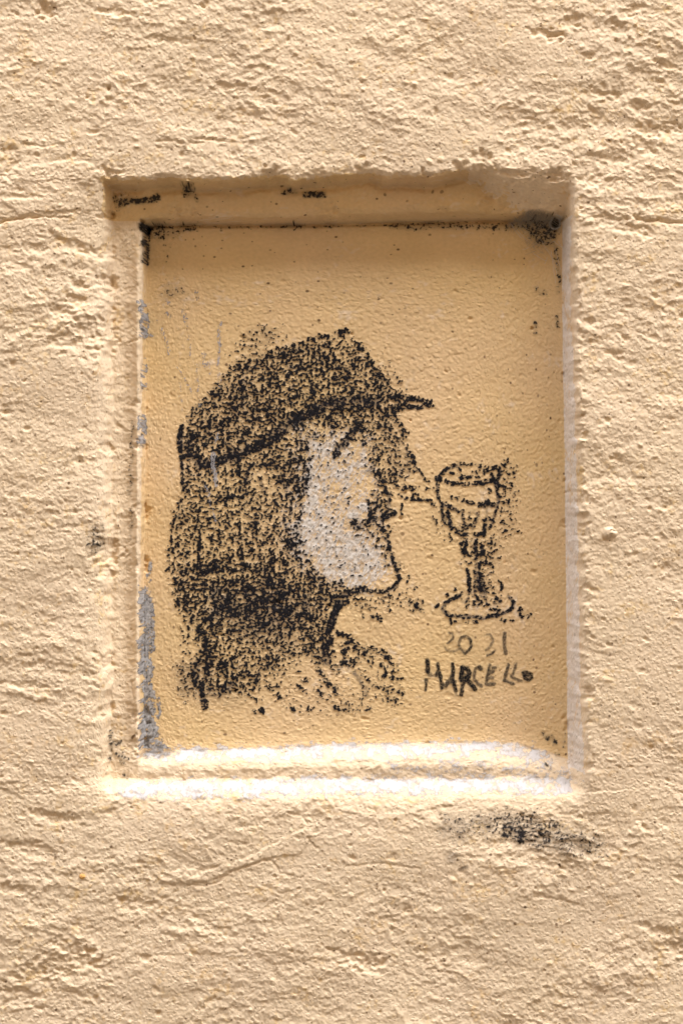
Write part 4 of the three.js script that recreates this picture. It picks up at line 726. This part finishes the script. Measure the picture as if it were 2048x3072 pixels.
// ---------------------------------------------------------------- cobweb in the upper right corner of the niche
{
  const web = new THREE.Group(); web.name = 'cobweb';
  web.userData = { label: 'dusty grey cobweb spun round the hole in the corner of the niche', category: 'cobweb' };
  const P = (x, y, mm) => { const z = relief(x, y) * 0.001; return new THREE.Vector3((x - 1024) * S, EYE + (1536 - y) * S, z + mm * 0.001); };
  const thread = (a, b, sag, r) => {
    const m = a.clone().lerp(b, 0.5); m.y -= sag; m.z += sag * 0.6 * (rnd() - 0.3);
    return new THREE.TubeGeometry(new THREE.QuadraticBezierCurve3(a, m, b), 6, r, 3);
  };
  const c = HOLES[1][0], fine = [], gauze = [], ring = [];
  const thr = [[1640, 700, 1690, 775], [1668, 735, 1688, 800], [1676, 700, 1712, 735], [1690, 700, 1714, 760], [1614, 738, 1656, 760], [1656, 752, 1650, 770], [1560, 660, 1600, 700], [1600, 720, 1582, 725], [1668, 730, 1684, 830], [1680, 720, 1700, 790], [1545, 645, 1580, 690]];
  for (const [x0, y0, x1, y1] of thr) fine.push(thread(P(x0, y0, 3 + rnd() * 4), P(x1, y1, 1), 0.001 + rnd() * 0.002, 0.00014));
  for (let i = 0; i < 260; i++) {                                   // dense dusty sheet hanging from the lip to the hole
    const t = rnd(), x0 = 1545 + t * 135 + (rnd() - 0.5) * 20, y0 = 640 - 22 * Math.sin(t * Math.PI) + (rnd() - 0.5) * 10, x1 = x0 + (rnd() - 0.4) * 90, y1 = y0 + 6 + rnd() * 36;
    gauze.push(thread(P(clamp(x0, 1530, 1700), y0, 1 + rnd() * 2), P(clamp(x1, 1530, 1700), y1, 1 + rnd() * 3), 0.0004, 0.00009));
  }
  for (let i = 0; i < 90; i++) { const x = 1590 + rnd() * 85, y = 668 + rnd() * 65; gauze.push(thread(P(x, y, 1 + rnd() * 4), P(x + (rnd() - 0.5) * 50, y + (rnd() - 0.5) * 36, 1 + rnd() * 4), 0.0006, 0.0001)); }
  for (let i = 0; i < 46; i++) {                                    // silk rim of the hole
    const a = rnd() * 6.28, b = a + 0.7 + rnd() * 0.9, r = 15 + rnd() * 5, q = v => P(c[0] + Math.cos(v) * r, c[1] + Math.sin(v) * r * 1.1, 1.2 + rnd());
    const p0 = q(a), p1 = q(b), z = Math.max(p0.z, p1.z); p0.z = p1.z = z;
    ring.push(thread(p0, p1, 0.0002, 0.00013));
  }
  const silk = new THREE.MeshStandardMaterial({ color: new THREE.Color(0.42, 0.36, 0.28), roughness: 0.9 }), pale = new THREE.MeshStandardMaterial({ color: new THREE.Color(0.62, 0.60, 0.58), roughness: 0.8 });
  part('silk_sheet', mergeGeometries(gauze), silk, web);
  part('silk_ring', mergeGeometries(ring), pale, web);
  part('silk_threads', mergeGeometries(fine), pale, web);
  scene.add(web);
}

// ---------------------------------------------------------------- the lane: paving, and an unseen house added across it to keep the light high
{
  const g = new THREE.PlaneGeometry(300, 300); g.rotateX(-Math.PI / 2);
  const m = part('lane_paving', g, new THREE.MeshStandardMaterial({ color: new THREE.Color(0.12, 0.105, 0.09), roughness: 0.95 }), scene);
  m.userData.kind = 'structure'; m.position.y = -0.004;
}
{
  const house = new THREE.Group(); house.name = 'added_house'; house.position.set(0, 0, 3.9);
  house.userData = { label: 'ochre rendered town house added across the lane to block low sky light', category: 'house' };
  const ochre = new THREE.MeshStandardMaterial({ color: new THREE.Color(0.45, 0.32, 0.19), roughness: 0.95 }), stone = new THREE.MeshStandardMaterial({ color: new THREE.Color(0.45, 0.42, 0.37), roughness: 0.9 });
  const wood = new THREE.MeshStandardMaterial({ color: new THREE.Color(0.10, 0.14, 0.09), roughness: 0.6 }), glass = new THREE.MeshStandardMaterial({ color: new THREE.Color(0.03, 0.035, 0.04), roughness: 0.08 }), tile = new THREE.MeshStandardMaterial({ color: new THREE.Color(0.36, 0.17, 0.10), roughness: 0.9 });
  const bx = (w, h, d, x, y, z, r = 0.01) => { const g = new RoundedBoxGeometry(w, h, d, 1, r); g.translate(x, y, z); return g; };
  part('wall', bx(24, 7.8, 6, 0, 3.9, 3), ochre, house); part('plinth', bx(24.06, 0.5, 0.06, 0, 0.25, -0.03), stone, house);
  const roof = new THREE.Shape([new THREE.Vector2(-0.35, 0), new THREE.Vector2(3, 1.5), new THREE.Vector2(6.35, 0)].map(p => p));
  const rg = new THREE.ExtrudeGeometry(roof, { depth: 24.4, bevelEnabled: false }); rg.rotateY(-Math.PI / 2); rg.translate(12.2, 7.802, 0); part('roof', rg, tile, house);
  for (const [x, y] of [[-4.2, 1.9], [-1.6, 3.9], [-4.2, 3.9], [1.6, 3.9], [4.2, 1.9], [4.2, 3.9], [-4.2, 6.6], [-1.6, 6.6], [1.6, 6.6], [4.2, 6.6]]) {
    const w = part('window', bx(0.95, 1.25, 0.05, x, y, -0.02), wood, house);
    part('pane', bx(0.36, 1.05, 0.02, x - 0.22, y, -0.05, 0.004), glass, w); part('pane', bx(0.36, 1.05, 0.02, x + 0.22, y, -0.05, 0.004), glass, w); part('sill', bx(1.15, 0.07, 0.16, x, y - 0.68, -0.06), stone, w);
  }
  const door = part('door', bx(1.0, 2.1, 0.06, -1.2, 1.06, -0.07), wood, house); part('handle', bx(0.03, 0.14, 0.05, -0.82, 1.05, -0.12, 0.008), stone, door);
  scene.add(house);
}

renderer.render(scene, camera);
